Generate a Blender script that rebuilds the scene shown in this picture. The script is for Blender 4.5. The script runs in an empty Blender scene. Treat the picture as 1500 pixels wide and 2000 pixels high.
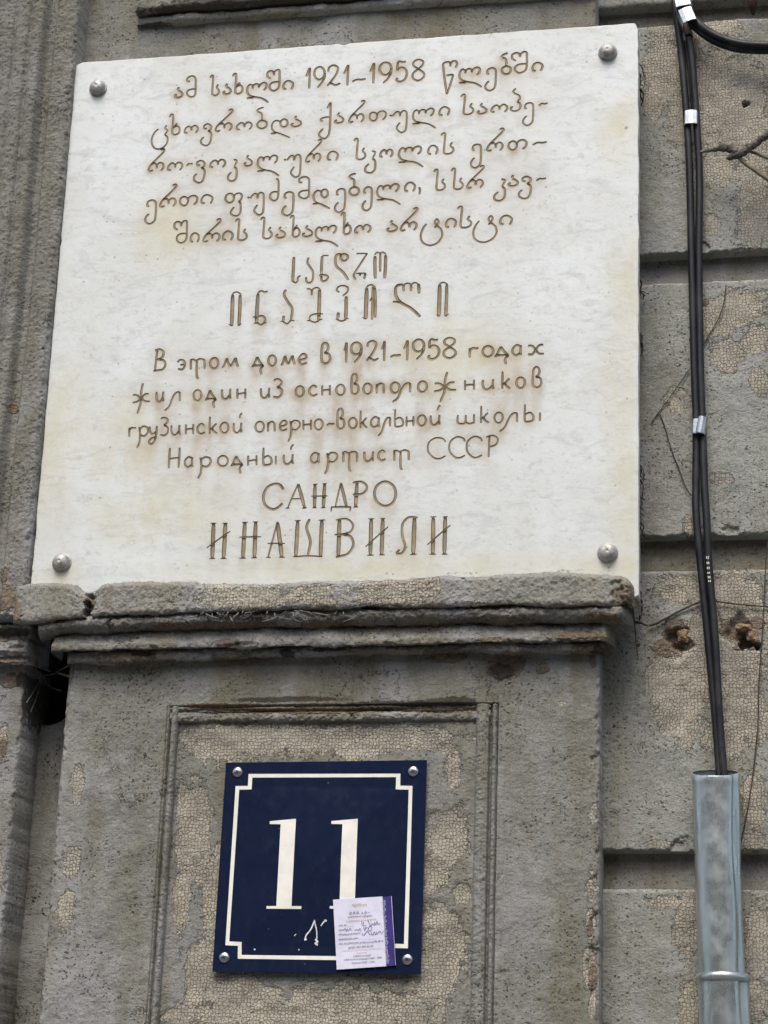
import bpy, bmesh, math, random
import numpy as np
from mathutils import Vector, Matrix
from mathutils.geometry import delaunay_2d_cdt

random.seed(7)
SC = bpy.context.scene
COL = SC.collection

# ------------------------------------------------------------------ camera
FOC = 4072.09                       # focal length in photograph pixels
MR = np.array([[0.98247913, -0.03447725, 0.18315591],
               [-0.02565756, 0.94836185, 0.31615104],
               [-0.18459810, -0.31531114, 0.93086122]])
CAMY, CAMZ = -2.94, 1.60            # eye 2.94 m from the wall plane, 1.6 m above the pavement
cd = bpy.data.cameras.new('camera')
cam = bpy.data.objects.new('camera', cd)
COL.objects.link(cam)
SC.camera = cam
def w3(v): return Vector((v[0], v[2], -v[1]))
right, up, back = w3(MR[0]), w3(-MR[1]), w3(-MR[2])
mw = Matrix((right, up, back)).transposed().to_4x4()
mw.translation = Vector((0, CAMY, CAMZ))
cam.matrix_world = mw
cd.sensor_fit = 'VERTICAL'; cd.sensor_height = 24.0; cd.lens = FOC / 2000 * 24.0
cd.clip_start = 0.05; cd.clip_end = 500

# ------------------------------------------------------------------ light
EL, AZ = math.radians(58), math.radians(184)      # sun high, in front of the wall and a little to the left
wd = bpy.data.worlds.new('World'); SC.world = wd; wd.use_nodes = True
wn = wd.node_tree; wn.nodes.clear()
sky = wn.nodes.new('ShaderNodeTexSky'); sky.sky_type = 'NISHITA'; sky.sun_disc = False
sky.sun_elevation = EL; sky.sun_rotation = AZ; sky.air_density = 1.0; sky.dust_density = 4.0; sky.ozone_density = 1.0
bg = wn.nodes.new('ShaderNodeBackground'); bg.inputs['Strength'].default_value = 0.13
wo = wn.nodes.new('ShaderNodeOutputWorld')
wn.links.new(sky.outputs[0], bg.inputs[0]); wn.links.new(bg.outputs[0], wo.inputs[0])
sl = bpy.data.lights.new('sun', 'SUN'); sl.energy = 1.3; sl.angle = math.radians(28); sl.color = (1.0, 0.965, 0.90)
so = bpy.data.objects.new('sun', sl); COL.objects.link(so)
sdir = Vector((math.sin(AZ) * math.cos(EL), math.cos(AZ) * math.cos(EL), math.sin(EL)))   # towards the sun
so.rotation_euler = sdir.to_track_quat('Z', 'Y').to_euler()
so.location = (0, -3, 6)
vs = SC.view_settings
vs.view_transform = 'Standard'; vs.look = 'None'; vs.exposure = 1.0; vs.gamma = 1.0; vs.use_curve_mapping = False

# ------------------------------------------------------------------ measuring
def W(px, py, d):
    """the point of the plane that stands d metres in front of the wall plane, under a photograph pixel"""
    v = MR.T @ np.array([px - 750.0, py - 1000.0, FOC])
    t = (-CAMY - d) / v[2]
    return (t * v[0], -d, CAMZ - t * v[1])
def WA(px, py, d):
    px = np.asarray(px, float); py = np.asarray(py, float)
    v = np.stack([px - 750.0, py - 1000.0, np.full_like(px, FOC)], -1) @ MR
    t = (-CAMY - d) / v[..., 2]
    return t * v[..., 0], CAMZ - t * v[..., 1]
def X_(px, py, d): return W(px, py, d)[0]
def Z_(px, py, d): return W(px, py, d)[2]
PX = 0.00073                       # metres per photograph pixel on the wall, about

# ------------------------------------------------------------------ noise
def fnoise(nz, nx, step, lo, hi, beta, seed, ax=1.0):
    """band limited noise, features between lo and hi metres, unit deviation; ax > 1 stretches it upright"""
    rng = np.random.default_rng(seed)
    fz = np.fft.fftfreq(nz, step)[:, None] * ax; fx = np.fft.rfftfreq(nx, step)[None, :]
    f = np.sqrt(fz ** 2 + fx ** 2); f[0, 0] = 1e9
    amp = f ** (-beta) * (f > 1 / hi) * np.exp(-(f * lo) ** 2)
    s = (rng.normal(size=f.shape) + 1j * rng.normal(size=f.shape)) * amp
    r = np.fft.irfft2(s, (nz, nx)); r -= r.mean()
    return r / (r.std() + 1e-12)
def n1(n, seed, smooth=6):
    rng = np.random.default_rng(seed)
    a = rng.normal(size=n + smooth * 4); k = np.hanning(smooth * 2 + 1); k /= k.sum()
    b = np.convolve(a, k, 'same')[smooth * 2: smooth * 2 + n]
    return b / (b.std() + 1e-9)
def sst(a, b, x):
    t = np.clip((x - a) / (b - a), 0, 1); return t * t * (3 - 2 * t)

# ------------------------------------------------------------------ objects
def link(o, parent=None):
    COL.objects.link(o)
    if parent is not None: o.parent = parent; o.matrix_parent_inverse = parent.matrix_world.inverted()
    return o
def thing(name, label, cat, loc, group=None, kind=None):
    o = bpy.data.objects.new(name, None); o.empty_display_size = 0.05; o.location = loc
    COL.objects.link(o); bpy.context.view_layer.update()
    o['label'] = label; o['category'] = cat
    if group: o['group'] = group
    if kind: o['kind'] = kind
    return o
def tag(o, label=None, cat=None, group=None, kind=None):
    if label: o['label'] = label
    if cat: o['category'] = cat
    if group: o['group'] = group
    if kind: o['kind'] = kind
    return o
def mesh_obj(name, verts, faces, mat, parent=None, smooth=True, attrs=None):
    me = bpy.data.meshes.new(name)
    me.from_pydata([tuple(map(float, v)) for v in verts] if not isinstance(verts, list) else verts, [], faces)
    if smooth: me.polygons.foreach_set('use_smooth', [True] * len(me.polygons))
    if attrs:
        for k, a in attrs.items():
            at = me.attributes.new(k, 'FLOAT', 'POINT'); at.data.foreach_set('value', np.asarray(a, np.float32).ravel())
    me.materials.append(mat); me.update()
    return link(bpy.data.objects.new(name, me), parent)
def grid_mesh(name, X, Y, Z, mat, parent, attrs=None, smooth=True, flip=False):
    nz, nx = X.shape
    co = np.stack([X, Y, Z], -1).reshape(-1, 3).astype(np.float32)
    i = (np.arange(nz - 1)[:, None] * nx + np.arange(nx - 1)[None, :]).ravel()
    q = np.stack([i, i + 1, i + nx + 1, i + nx], -1)
    if flip: q = q[:, ::-1]
    me = bpy.data.meshes.new(name)
    me.vertices.add(len(co)); me.vertices.foreach_set('co', co.ravel())
    me.loops.add(q.size); me.loops.foreach_set('vertex_index', q.ravel().astype(np.int32))
    me.polygons.add(len(q)); me.polygons.foreach_set('loop_start', (np.arange(len(q)) * 4).astype(np.int32))
    me.polygons.foreach_set('use_smooth', np.full(len(q), smooth))
    if attrs:
        for k, a in attrs.items():
            at = me.attributes.new(k, 'FLOAT', 'POINT'); at.data.foreach_set('value', a.astype(np.float32).ravel())
    me.materials.append(mat); me.update(calc_edges=True)
    return link(bpy.data.objects.new(name, me), parent)
def join_mesh(name, parts, mat, parent=None, smooth=True):
    vs_, fs = [], []
    for v, f in parts:
        b = len(vs_); vs_ += [tuple(map(float, p)) for p in v]; fs += [tuple(b + i for i in q) for q in f]
    return mesh_obj(name, vs_, fs, mat, parent, smooth)
def crom(pts, n=6, closed=False):
    P = [np.array(p, float) for p in pts]
    if len(P) < 3 and not closed:
        return [P[0] + (P[-1] - P[0]) * t for t in np.linspace(0, 1, n + 1)]
    if closed: Q = [P[-1]] + P + [P[0], P[1]]
    else: Q = [2 * P[0] - P[1]] + P + [2 * P[-1] - P[-2]]
    out = []
    for i in range(len(Q) - 3):
        a, b, c, d = Q[i:i + 4]
        for k in range(n):
            t = k / n
            out.append(.5 * ((2 * b) + (c - a) * t + (2 * a - 5 * b + 4 * c - d) * t * t + (3 * b - a - 3 * c + d) * t ** 3))
    out.append(Q[-2])
    return out
def tube(path, rad, seg=10, caps=True, wob=0.0, seed=1, flat=1.0):
    """(verts, faces) of a tube along 3-D points; rad a number or one per point"""
    rng = random.Random(seed)
    P = [Vector(p) for p in path]; n = len(P)
    R = [rad] * n if not hasattr(rad, '__len__') else list(rad)
    V, F = [], []
    ref = Vector((0, 1, 0.02))
    for i, p in enumerate(P):
        t = (P[min(i + 1, n - 1)] - P[max(i - 1, 0)]).normalized()
        s = t.cross(ref).normalized(); u = s.cross(t).normalized()
        for k in range(seg):
            a = 2 * math.pi * k / seg; r = R[i] * (1 + wob * rng.uniform(-1, 1))
            V.append(p + s * (math.cos(a) * r) + u * (math.sin(a) * r * flat))
    for i in range(n - 1):
        for k in range(seg):
            a, b = i * seg + k, i * seg + (k + 1) % seg
            F.append((a, b, b + seg, a + seg))
    if caps: F.append(tuple(range(seg))[::-1]); F.append(tuple((n - 1) * seg + k for k in range(seg)))
    return V, F
def lathe(c, prof, axis=Vector((0, -1, 0)), seg=28, seed=0):
    """(verts, faces): profile [(r, h)] turned about axis at c"""
    a = axis.normalized(); s = a.cross(Vector((0, 0, 1))).normalized(); u = s.cross(a)
    V, F = [], []
    for r, h in prof:
        for k in range(seg):
            t = 2 * math.pi * k / seg
            V.append(Vector(c) + a * h + (s * math.cos(t) + u * math.sin(t)) * max(r, 1e-5))
    for i in range(len(prof) - 1):
        for k in range(seg):
            p, q = i * seg + k, i * seg + (k + 1) % seg
            F.append((p, q, q + seg, p + seg))
    return V, F

# ------------------------------------------------------------------ materials
class NB:
    def __init__(s, name):
        s.m = bpy.data.materials.new(name); s.m.use_nodes = True; s.t = s.m.node_tree; s.t.nodes.clear()
        s.out = s.n('ShaderNodeOutputMaterial'); s.b = s.n('ShaderNodeBsdfPrincipled')
        s.t.links.new(s.b.outputs[0], s.out.inputs[0])
        s.pos = s.n('ShaderNodeNewGeometry').outputs['Position']
    def n(s, k, **p):
        x = s.t.nodes.new(k)
        for a, v in p.items(): setattr(x, a, v)
        return x
    def put(s, inp, v):
        if isinstance(v, bpy.types.NodeSocket): s.t.links.new(v, inp)
        else: inp.default_value = v if not isinstance(v, tuple) or len(v) != 3 or inp.type == 'VECTOR' else (*v, 1)
    def math(s, op, a, b=0.0, c=0.0, clamp=False):
        x = s.n('ShaderNodeMath', operation=op, use_clamp=clamp)
        s.put(x.inputs[0], a); s.put(x.inputs[1], b); s.put(x.inputs[2], c); return x.outputs[0]
    def scale(s, v, xyz):
        x = s.n('ShaderNodeVectorMath', operation='MULTIPLY'); s.put(x.inputs[0], v); s.put(x.inputs[1], xyz); return x.outputs[0]
    def noise(s, sc, det=4, rough=.55, vec=None, dist=0.0, col=False):
        x = s.n('ShaderNodeTexNoise'); s.put(x.inputs['Vector'], vec or s.pos)
        x.inputs['Scale'].default_value = sc; x.inputs['Detail'].default_value = det
        x.inputs['Roughness'].default_value = rough; x.inputs['Distortion'].default_value = dist
        return x.outputs['Color' if col else 'Fac']
    def vor(s, sc, feat='F1', vec=None, rnd=1.0, flat=False):
        x = s.n('ShaderNodeTexVoronoi', feature=feat)
        if flat:
            x.voronoi_dimensions = '2D'; sp_ = s.n('ShaderNodeSeparateXYZ'); s.put(sp_.inputs[0], vec or s.pos)
            cb_ = s.n('ShaderNodeCombineXYZ'); s.put(cb_.inputs[0], s.math('ADD', sp_.outputs[0], sp_.outputs[1])); s.put(cb_.inputs[1], sp_.outputs[2])
            s.put(x.inputs['Vector'], cb_.outputs[0])
        else: s.put(x.inputs['Vector'], vec or s.pos)
        x.inputs['Scale'].default_value = sc; x.inputs['Randomness'].default_value = rnd
        return x.outputs['Distance'], (x.outputs['Color'] if feat != 'DISTANCE_TO_EDGE' else None)
    def step(s, v, a, b, lo=0.0, hi=1.0):
        x = s.n('ShaderNodeMapRange', interpolation_type='SMOOTHSTEP'); s.put(x.inputs[0], v)
        x.inputs[1].default_value = a; x.inputs[2].default_value = b; x.inputs[3].default_value = lo; x.inputs[4].default_value = hi
        return x.outputs[0]
    def mix(s, f, a, b, mode='MIX'):
        x = s.n('ShaderNodeMix', data_type='RGBA', blend_type=mode)
        s.put(x.inputs[0], f); s.put(x.inputs[6], a); s.put(x.inputs[7], b); return x.outputs[2]
    def attr(s, name):
        return s.n('ShaderNodeAttribute', attribute_name=name).outputs['Fac']
    def bump(s, h, dist, strength=1.0, prev=None):
        x = s.n('ShaderNodeBump'); s.put(x.inputs['Height'], h); x.inputs['Distance'].default_value = dist
        x.inputs['Strength'].default_value = strength
        if prev is not None: s.put(x.inputs['Normal'], prev)
        return x.outputs[0]
    def done(s, col=None, rough=None, nrm=None, metal=None, spec=None, coat=None):
        for k, v in (('Base Color', col), ('Roughness', rough), ('Normal', nrm), ('Metallic', metal), ('Specular IOR Level', spec), ('Coat Weight', coat)):
            if v is not None: s.put(s.b.inputs[k], v)
        return s.m

def wc0(b, p):
    x = b.n('ShaderNodeVectorMath', operation='ADD'); b.put(x.inputs[0], p); b.put(x.inputs[1], b.scale(b.noise(16, 5, .7, p, col=True), (.10, .10, .10))); return x.outputs[0]
def stucco(name, ca, cb, cc, pit=1.0, coarse=1.0, seed=0.0):
    b = NB(name)
    off = b.n('ShaderNodeVectorMath', operation='ADD'); b.put(off.inputs[0], b.pos); off.inputs[1].default_value = (seed, seed * .7, seed * 1.3)
    p = off.outputs[0]
    big = b.noise(5.0, 5, .6, p); mid = b.noise(34, 4, .62, p)
    streak = b.noise(9, 4, .6, b.scale(p, (1.0, 1.0, .11)))
    col = b.mix(b.step(big, .38, .62), ca, cb)
    col = b.mix(b.step(streak, .44, .62, 0, .95), col, cc)
    col = b.mix(b.step(b.noise(13, 4, .6, b.scale(p, (1, 1, .3))), .52, .66, .0, .6), col, (.262, .262, .262))
    col = b.mix(b.step(mid, .34, .70, .0, .45), col, b.mix(.5, ca, (.27, .262, .245)))
    spot = b.noise(150, 4, .7, p)
    col = b.mix(b.step(spot, .50, .74, 0, .5), col, (.075, .068, .055))
    grain = b.noise(430, 3, .65, p); grain2 = b.noise(150, 4, .6, b.scale(p, (1, 1, 1.6)))
    col = b.mix(b.step(grain, .62, .36, 0, .42), col, (.10, .095, .085))
    col = b.mix(b.step(grain, .58, .78, 0, .35), col, (.37, .37, .35))
    sm_ = b.noise(7, 5, .62, b.scale(p, (1, 1, .35)), .6)
    col = b.mix(b.step(sm_, .50, .66, 0, .55), col, (.285, .288, .288))
    col = b.mix(b.step(sm_, .42, .30, 0, .45), col, (.125, .115, .085))
    # pits
    w = b.n('ShaderNodeVectorMath', operation='ADD'); b.put(w.inputs[0], p)
    ns = b.noise(240, 2, .5, p, col=True); b.put(w.inputs[1], b.scale(ns, (.006, .006, .006)))
    def pits(sc, r, keep):
        d, c = b.vor(sc, 'F1', w.outputs[0], 1.0, True)
        sep = b.n('ShaderNodeSeparateColor'); b.put(sep.inputs[0], c)
        return b.math('MULTIPLY', b.step(d, r, r * .45), b.step(sep.outputs[0], keep, keep + .03))
    gate = b.step(b.noise(9, 3, .6, p), .38, .60, .12, 1)
    pt = b.math('MAXIMUM', b.math('MULTIPLY', pits(180, .27, .60), gate), b.math('MULTIPLY', pits(62, .16, .72), gate))
    pt = b.math('MULTIPLY', b.math('MULTIPLY', pt, pit), b.step(b.noise(70, 3, .6, p), .30, .60, .25, 1.0))
    col = b.mix(b.math('MULTIPLY', pt, .88), col, (.028, .026, .02))
    # hairline cracks, few and far between
    hc_, _ = b.vor(7.5, 'DISTANCE_TO_EDGE', wc0(b, p), 1.0, True)
    hl = b.math('MULTIPLY', b.step(hc_, .012, .004), b.step(b.noise(4.5, 3, .6, p), .50, .60))
    col = b.mix(b.math('MULTIPLY', hl, .8), col, (.035, .03, .024))
    # flaking: the grey coat has come off and the crazed cream coat under it shows
    pe = b.math('ADD', b.attr('peel'), b.math('ADD', b.math('MULTIPLY', b.math('SUBTRACT', b.noise(24, 5, .68, p), .5), 1.45),
                                              b.math('MULTIPLY', b.math('SUBTRACT', b.noise(130, 4, .7, p), .5), .62)))
    m = b.math('MULTIPLY', b.step(pe, .47, .55), b.step(b.noise(16, 5, .7, p), .34, .44, .25, 1.0)); lip = b.math('MULTIPLY', b.step(pe, .46, .49), b.step(pe, .53, .50))
    wc = b.n('ShaderNodeVectorMath', operation='ADD'); b.put(wc.inputs[0], b.scale(p, (1, .3, 1)))
    b.put(wc.inputs[1], b.scale(b.noise(120, 3, .6, p, col=True), (.0055, .0055, .0055)))
    e1, _ = b.vor(200, 'DISTANCE_TO_EDGE', wc.outputs[0], .66, True)
    e2, _ = b.vor(46, 'DISTANCE_TO_EDGE', wc.outputs[0], .9, True)
    _, cellc = b.vor(200, 'F1', wc.outputs[0], .66, True)
    sepc = b.n('ShaderNodeSeparateColor'); b.put(sepc.inputs[0], cellc)
    wid = b.step(b.noise(17, 3, .6, p), .36, .62, .55, 1.2)
    crk = b.math('MAXIMUM', b.step(b.math('DIVIDE', e1, wid), .15, .05), b.math('MULTIPLY', b.step(e2, .030, .012), .45))
    cream = b.mix(b.step(b.noise(24, 4, .6, p), .36, .64), (.395, .375, .305), (.295, .285, .235))
    cream = b.mix(b.math('MULTIPLY', sepc.outputs[0], .3), cream, (.25, .215, .165))
    cream = b.mix(b.step(b.noise(12, 4, .6, p), .52, .72, 0, .6), cream, (.22, .215, .20))
    cream = b.mix(b.math('MULTIPLY', crk, .64), cream, (.105, .083, .056))
    cream = b.mix(b.step(spot, .52, .76, 0, .5), cream, (.13, .10, .07))
    col = b.mix(m, col, cream)
    col = b.mix(b.math('MULTIPLY', b.math('MULTIPLY', lip, .6), b.step(b.noise(26, 3, .6, p), .4, .6)), col, (.05, .042, .034))
    # bare broken render (brown) and black lichen, also shade painted in at the left hollow
    br = b.math('ADD', b.attr('brown'), b.math('MULTIPLY', b.math('SUBTRACT', b.noise(70, 3, .7, p), .5), .9))
    bm = b.step(br, .42, .58)
    bcol = b.mix(b.noise(60, 4, .6, p), (.25, .185, .115), (.125, .10, .074))
    col = b.mix(b.math('MULTIPLY', bm, .85), col, b.mix(b.step(grain2, .42, .62), b.mix(.5, bcol, (.05, .04, .03)), bcol))
    dk = b.math('ADD', b.attr('crust_shade'), b.math('MULTIPLY', b.math('SUBTRACT', b.noise(90, 3, .75, p), .5), .9))
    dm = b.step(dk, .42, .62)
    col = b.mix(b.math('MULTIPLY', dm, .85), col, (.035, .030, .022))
    # relief
    h = b.math('ADD', b.math('MULTIPLY', grain2, .55 * coarse), b.math('MULTIPLY', grain, .45))
    h = b.math('SUBTRACT', h, b.math('MULTIPLY', pt, .9))
    hc = b.math('SUBTRACT', b.math('MULTIPLY', grain, .15), b.math('MULTIPLY', crk, .45))
    hm = b.n('ShaderNodeMix', data_type='FLOAT'); b.put(hm.inputs[0], m); b.put(hm.inputs[2], h); b.put(hm.inputs[3], b.math('SUBTRACT', hc, .35))
    h2 = b.math('ADD', hm.outputs[0], b.math('MULTIPLY', bm, b.math('MULTIPLY', b.noise(120, 3, .7, p), 2.0)))
    nr = b.bump(h2, .0024, 1.0)
    return b.done(col, .92, nr, spec=.25)

M = {}
M['block'] = stucco('grey_block_render', (.238, .250, .212), (.285, .302, .276), (.205, .198, .142), 1.0, 1.0, 0.0)
M['pier'] = stucco('grey_pier_render', (.165, .166, .132), (.212, .218, .200), (.155, .142, .094), .9, .9, 3.1)
M['left'] = stucco('grey_surround_render', (.172, .174, .150), (.208, .213, .196), (.145, .137, .100), 1.0, 1.25, 7.7)
M['ledge'] = stucco('ledge_render', (.212, .212, .180), (.270, .272, .264), (.195, .182, .130), .7, 1.2, 5.3)
M['channel'] = stucco('channel_render', (.175, .17, .132), (.195, .19, .152), (.155, .14, .10), .7, .8, 9.9)

def marble():
    b = NB('white_marble')
    p = b.pos
    c = b.mix(b.step(b.noise(7, 6, .6, p, .6), .35, .68), (.565, .60, .592), (.52, .54, .512))
    sm = b.noise(26, 6, .68, b.scale(p, (.6, 1, 1.5)), 1.2)
    c = b.mix(b.step(sm, .50, .68, 0, .6), c, (.42, .44, .43))
    c = b.mix(b.step(b.noise(75, 5, .7, b.scale(p, (1, 1, 1.4))), .50, .72, 0, .65), c, (.40, .405, .38))
    vein = b.noise(5, 5, .6, b.scale(p, (.5, 1, 1.8)), 2.5)
    vv = b.math('ABSOLUTE', b.math('SUBTRACT', vein, .5))
    c = b.mix(b.math('MULTIPLY', b.step(vv, .012, .0), .20), c, (.36, .38, .39))
    st = b.math('MULTIPLY', b.attr('stain'), b.step(b.noise(45, 5, .65, b.scale(p, (1, 1, .5))), .25, .68, .45, 1.2))
    c = b.mix(b.math('MULTIPLY', st, 1.0, clamp=True), c, b.mix(b.noise(14, 3, .5, p), (.345, .29, .215), (.36, .325, .25)))
    yl = b.math('MULTIPLY', b.attr('yellow'), b.step(b.noise(20, 5, .65, b.scale(p, (1, 1, .6))), .3, .65, .2, 1.0))
    c = b.mix(yl, c, (.47, .445, .30))
    sp, _ = b.vor(85, 'F1', p)
    gate = b.math('MULTIPLY', b.step(b.noise(30, 2, .5, p), .55, .66), b.step(sp, .20, .08))
    c = b.mix(b.math('MULTIPLY', gate, .6), c, (.16, .14, .11))
    dd = b.math('ADD', b.attr('grime'), b.math('MULTIPLY', b.math('SUBTRACT', b.noise(130, 4, .7, p), .5), 1.0))
    c = b.mix(b.math('MULTIPLY', b.step(dd, .5, .7), .75), c, (.12, .10, .075))
    h = b.math('ADD', b.math('MULTIPLY', b.noise(40, 6, .6, p), 1.0), b.math('MULTIPLY', b.noise(260, 2, .5, p), .12))
    return b.done(c, b.step(sm, .3, .7, .42, .60), b.bump(h, .0012, .55), spec=.4)
M['marble'] = marble()
def groove():
    b = NB('worn_gilt_paint')
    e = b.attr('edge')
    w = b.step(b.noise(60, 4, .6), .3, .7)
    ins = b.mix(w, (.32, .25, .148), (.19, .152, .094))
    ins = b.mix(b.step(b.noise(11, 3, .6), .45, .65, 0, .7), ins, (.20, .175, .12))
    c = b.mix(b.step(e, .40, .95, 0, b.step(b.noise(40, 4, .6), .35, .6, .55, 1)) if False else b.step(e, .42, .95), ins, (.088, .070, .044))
    return b.done(c, .75, b.bump(b.noise(500, 3), .0008, .6), spec=.3)
M['groove'] = groove()
def simple(name, col, rough=.6, metal=0.0, var=.25, sc=60, bumpd=0.0, coat=0, spec=None):
    b = NB(name)
    dark = tuple(x * (1 - var) for x in col)
    c = b.mix(b.step(b.noise(sc, 5, .65), .35, .68), col, dark)
    n = b.bump(b.noise(sc * 3, 4, .6), bumpd, 1.0) if bumpd else None
    return b.done(c, rough, n, metal=metal, coat=coat, spec=spec)
def bolt_mat():
    b = NB('painted_metal_cap')
    c = b.mix(b.step(b.noise(110, 5, .65), .42, .66), (.36, .355, .335), (.21, .20, .175))
    c = b.mix(b.step(b.noise(420, 3, .6), .6, .75, 0, .5), c, (.5, .5, .48))
    return b.done(c, b.step(b.noise(120, 4), .3, .7, .42, .6), b.bump(b.noise(160, 4), .0012, 1.0), metal=.35)
M['bolt'] = bolt_mat()
M['screw'] = simple('zinc_screw', (.55, .56, .57), .3, 1.0, .3, 300)
M['slot'] = simple('dark_slot', (.02, .02, .02), .8)
def enamel():
    b = NB('navy_enamel')
    c = b.mix(b.step(b.noise(18, 4, .6), .35, .7), (.0070, .0120, .034), (.008, .0135, .035))
    sp, _ = b.vor(60, 'F1'); g = b.math('MULTIPLY', b.step(sp, .07, .03), b.step(b.noise(14, 2), .56, .6))
    c = b.mix(b.math('MULTIPLY', g, .5), c, (.3, .3, .33))
    dust = b.step(b.noise(90, 5, .7, b.scale(b.pos, (1, 1, .5))), .5, .8, 0, .05)
    c = b.mix(dust, c, (.16, .16, .17))
    return b.done(c, b.step(b.noise(70, 4), .3, .7, .13, .24), b.bump(b.noise(30, 3), .0006, .3), spec=.34)
M['enamel'] = enamel()
M['white'] = simple('white_enamel', (.74, .73, .66), .4, 0, .1, 45)
M['scratch'] = simple('white_scratch', (.72, .74, .74), .7, 0, .4, 400)
M['paper'] = simple('sticker_paper', (.62, .62, .74), .6, 0, .12, 70)
M['ink'] = simple('black_ink', (.035, .035, .06), .6, 0, .2, 500)
M['pen'] = simple('blue_pen', (.07, .07, .22), .6, 0, .2, 500)
M['gold_ink'] = simple('gold_ink', (.50, .40, .26), .6, 0, .2, 500)
M['purple'] = simple('purple_print', (.045, .035, .19), .35, 0, .3, 120)
def rubber():
    b = NB('black_cable_sheath')
    c = b.mix(b.step(b.noise(45, 5, .65, b.scale(b.pos, (1, 1, .3))), .42, .72), (.008, .009, .012), (.030, .030, .030))
    return b.done(c, b.step(b.noise(60, 4), .3, .7, .38, .58), b.bump(b.noise(200, 4), .0006, .5), spec=.3)
M['rubber'] = rubber()
def galv():
    b = NB('galvanised_steel')
    _, cc = b.vor(50, 'F1', b.scale(b.pos, (1, 1, .5)))
    s = b.n('ShaderNodeSeparateColor'); b.put(s.inputs[0], cc)
    c = b.mix(b.math('MULTIPLY', s.outputs[0], .5), (.40, .44, .43), (.27, .30, .29))
    c = b.mix(b.step(b.noise(22, 5, .6, b.scale(b.pos, (2.5, 1, .12))), .44, .64, 0, .85), c, (.46, .50, .49))
    c = b.mix(b.step(b.noise(170, 4, .7), .66, .76, 0, .7), c, (.17, .16, .14))
    return b.done(c, b.step(b.noise(40, 4), .3, .7, .24, .42), b.bump(b.noise(24, 3, .5, b.scale(b.pos, (2, 1, .5))), .004, .5), metal=.78)
M['galv'] = galv()
M['band'] = simple('steel_band', (.62, .65, .66), .28, .95, .25, 90, .0003)
M['brownsleeve'] = simple('brown_sleeve', (.10, .075, .055), .6, 0, .4, 150)
def bark():
    b = NB('dry_bark')
    c = b.mix(b.step(b.noise(220, 5, .7, b.scale(b.pos, (.5, 1, 1))), .35, .65), (.065, .058, .048), (.185, .168, .142))
    return b.done(c, .9, b.bump(b.noise(260, 4), .003, 1.0), spec=.2)
M['bark'] = bark()
M['greenstem'] = simple('dry_green_stem', (.15, .14, .085), .7, 0, .4, 220, .0006)
M['rootlet'] = simple('dark_rootlet', (.05, .04, .03), .9, 0, .4, 200)
M['web'] = simple('grey_dusty_fibre', (.16, .155, .14), .95, 0, .5, 200)
M['rust'] = simple('rusty_iron', (.06, .032, .02), .9, 0, .6, 200, .002)
M['plug'] = simple('broken_brick_lump', (.27, .19, .115), .9, 0, .55, 110, .004)
M['pave'] = simple('pavement_asphalt', (.12, .118, .112), .9, 0, .3, 8, .003)

# ------------------------------------------------------------------ stained fields: where the grey coat has come off
def blobfield(X, Z, d, blobs, seed):
    """soft union of ellipses given in photograph pixels on the plane d"""
    f = np.zeros_like(X)
    for bl in blobs:
        px, py, rx, ry = bl[:4]
        cx, cz = WA(px, py, d)
        r = np.sqrt(((X - cx) / (rx * PX)) ** 2 + ((Z - cz) / (ry * PX)) ** 2)
        f = np.maximum(f, np.clip(1.05 - .55 * r, 0, 1.0))
    return f
PEEL = [(1275, 200, 22, 60), (1470, 330, 40, 50), (1400, 330, 50, 40), (1480, 520, 30, 8), (1400, 620, 40, 50), (1475, 660, 30, 40), (1330, 1150, 50, 30), (1460, 1400, 50, 60), (1300, 1340, 40, 60), (1380, 1300, 60, 120), (1475, 1190, 30, 70), (1300, 1760, 40, 14), (1460, 1700, 20, 50), (1400, 200, 110, 120), (1300, 130, 45, 90), (1460, 260, 60, 90), (1400, 60, 60, 25), (1470, 410, 40, 70), (1392, 440, 18, 25), (1310, 55, 40, 20),
        (1440, 600, 70, 40), (1420, 695, 32, 38), (1322, 785, 26, 30), (1370, 250, 50, 60), (1345, 1030, 12, 25), (1410, 935, 22, 14), (1480, 740, 20, 30),
        (1420, 1160, 60, 50), (1340, 1280, 60, 80), (1440, 1300, 60, 90), (1330, 1400, 40, 70), (1420, 1440, 50, 40), (1470, 1560, 28, 60), (1300, 1648, 35, 7), (1470, 1640, 28, 14),
        (1345, 1800, 28, 62), (1480, 1830, 24, 85), (1345, 1960, 22, 40), (1470, 1950, 30, 40)]
PEELP = [(700, 1440, 200, 26), (420, 1460, 60, 40), (360, 1700, 18, 150), (860, 1880, 50, 90), (380, 1940, 20, 40), (560, 1980, 300, 24), (560, 1440, 210, 34), (700, 1460, 60, 30), (380, 1640, 34, 110), (420, 1760, 30, 110), (400, 1870, 34, 50), (470, 1960, 90, 60), (640, 1960, 120, 40), (800, 1960, 70, 40),
         (870, 1640, 48, 60), (850, 1700, 30, 40), (885, 1500, 17, 48), (868, 1460, 14, 14), (850, 1790, 30, 30), (880, 1850, 40, 40), (840, 1920, 40, 40), (900, 1745, 16, 20), (355, 1580, 14, 50),
         (152, 1540, 16, 36), (140, 1690, 24, 30), (130, 1770, 20, 40), (1160, 1590, 9, 16), (1155, 1730, 11, 26), (1152, 1805, 10, 30), (1150, 1890, 10, 40), (1157, 1900, 8, 30), (1157, 1960, 8, 24), (1098, 1375, 10, 6), (1073, 1376, 4, 4), (690, 1400, 100, 12)]
BROWN = [(1318, 1238, 26, 34), (1440, 1228, 34, 22), (1455, 1246, 26, 24), (1340, 190, 6, 8), (1362, 80, 6, 8), (1375, 590, 10, 8),
         (1300, 1262, 26, 20), (1480, 1215, 14, 14)]
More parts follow.
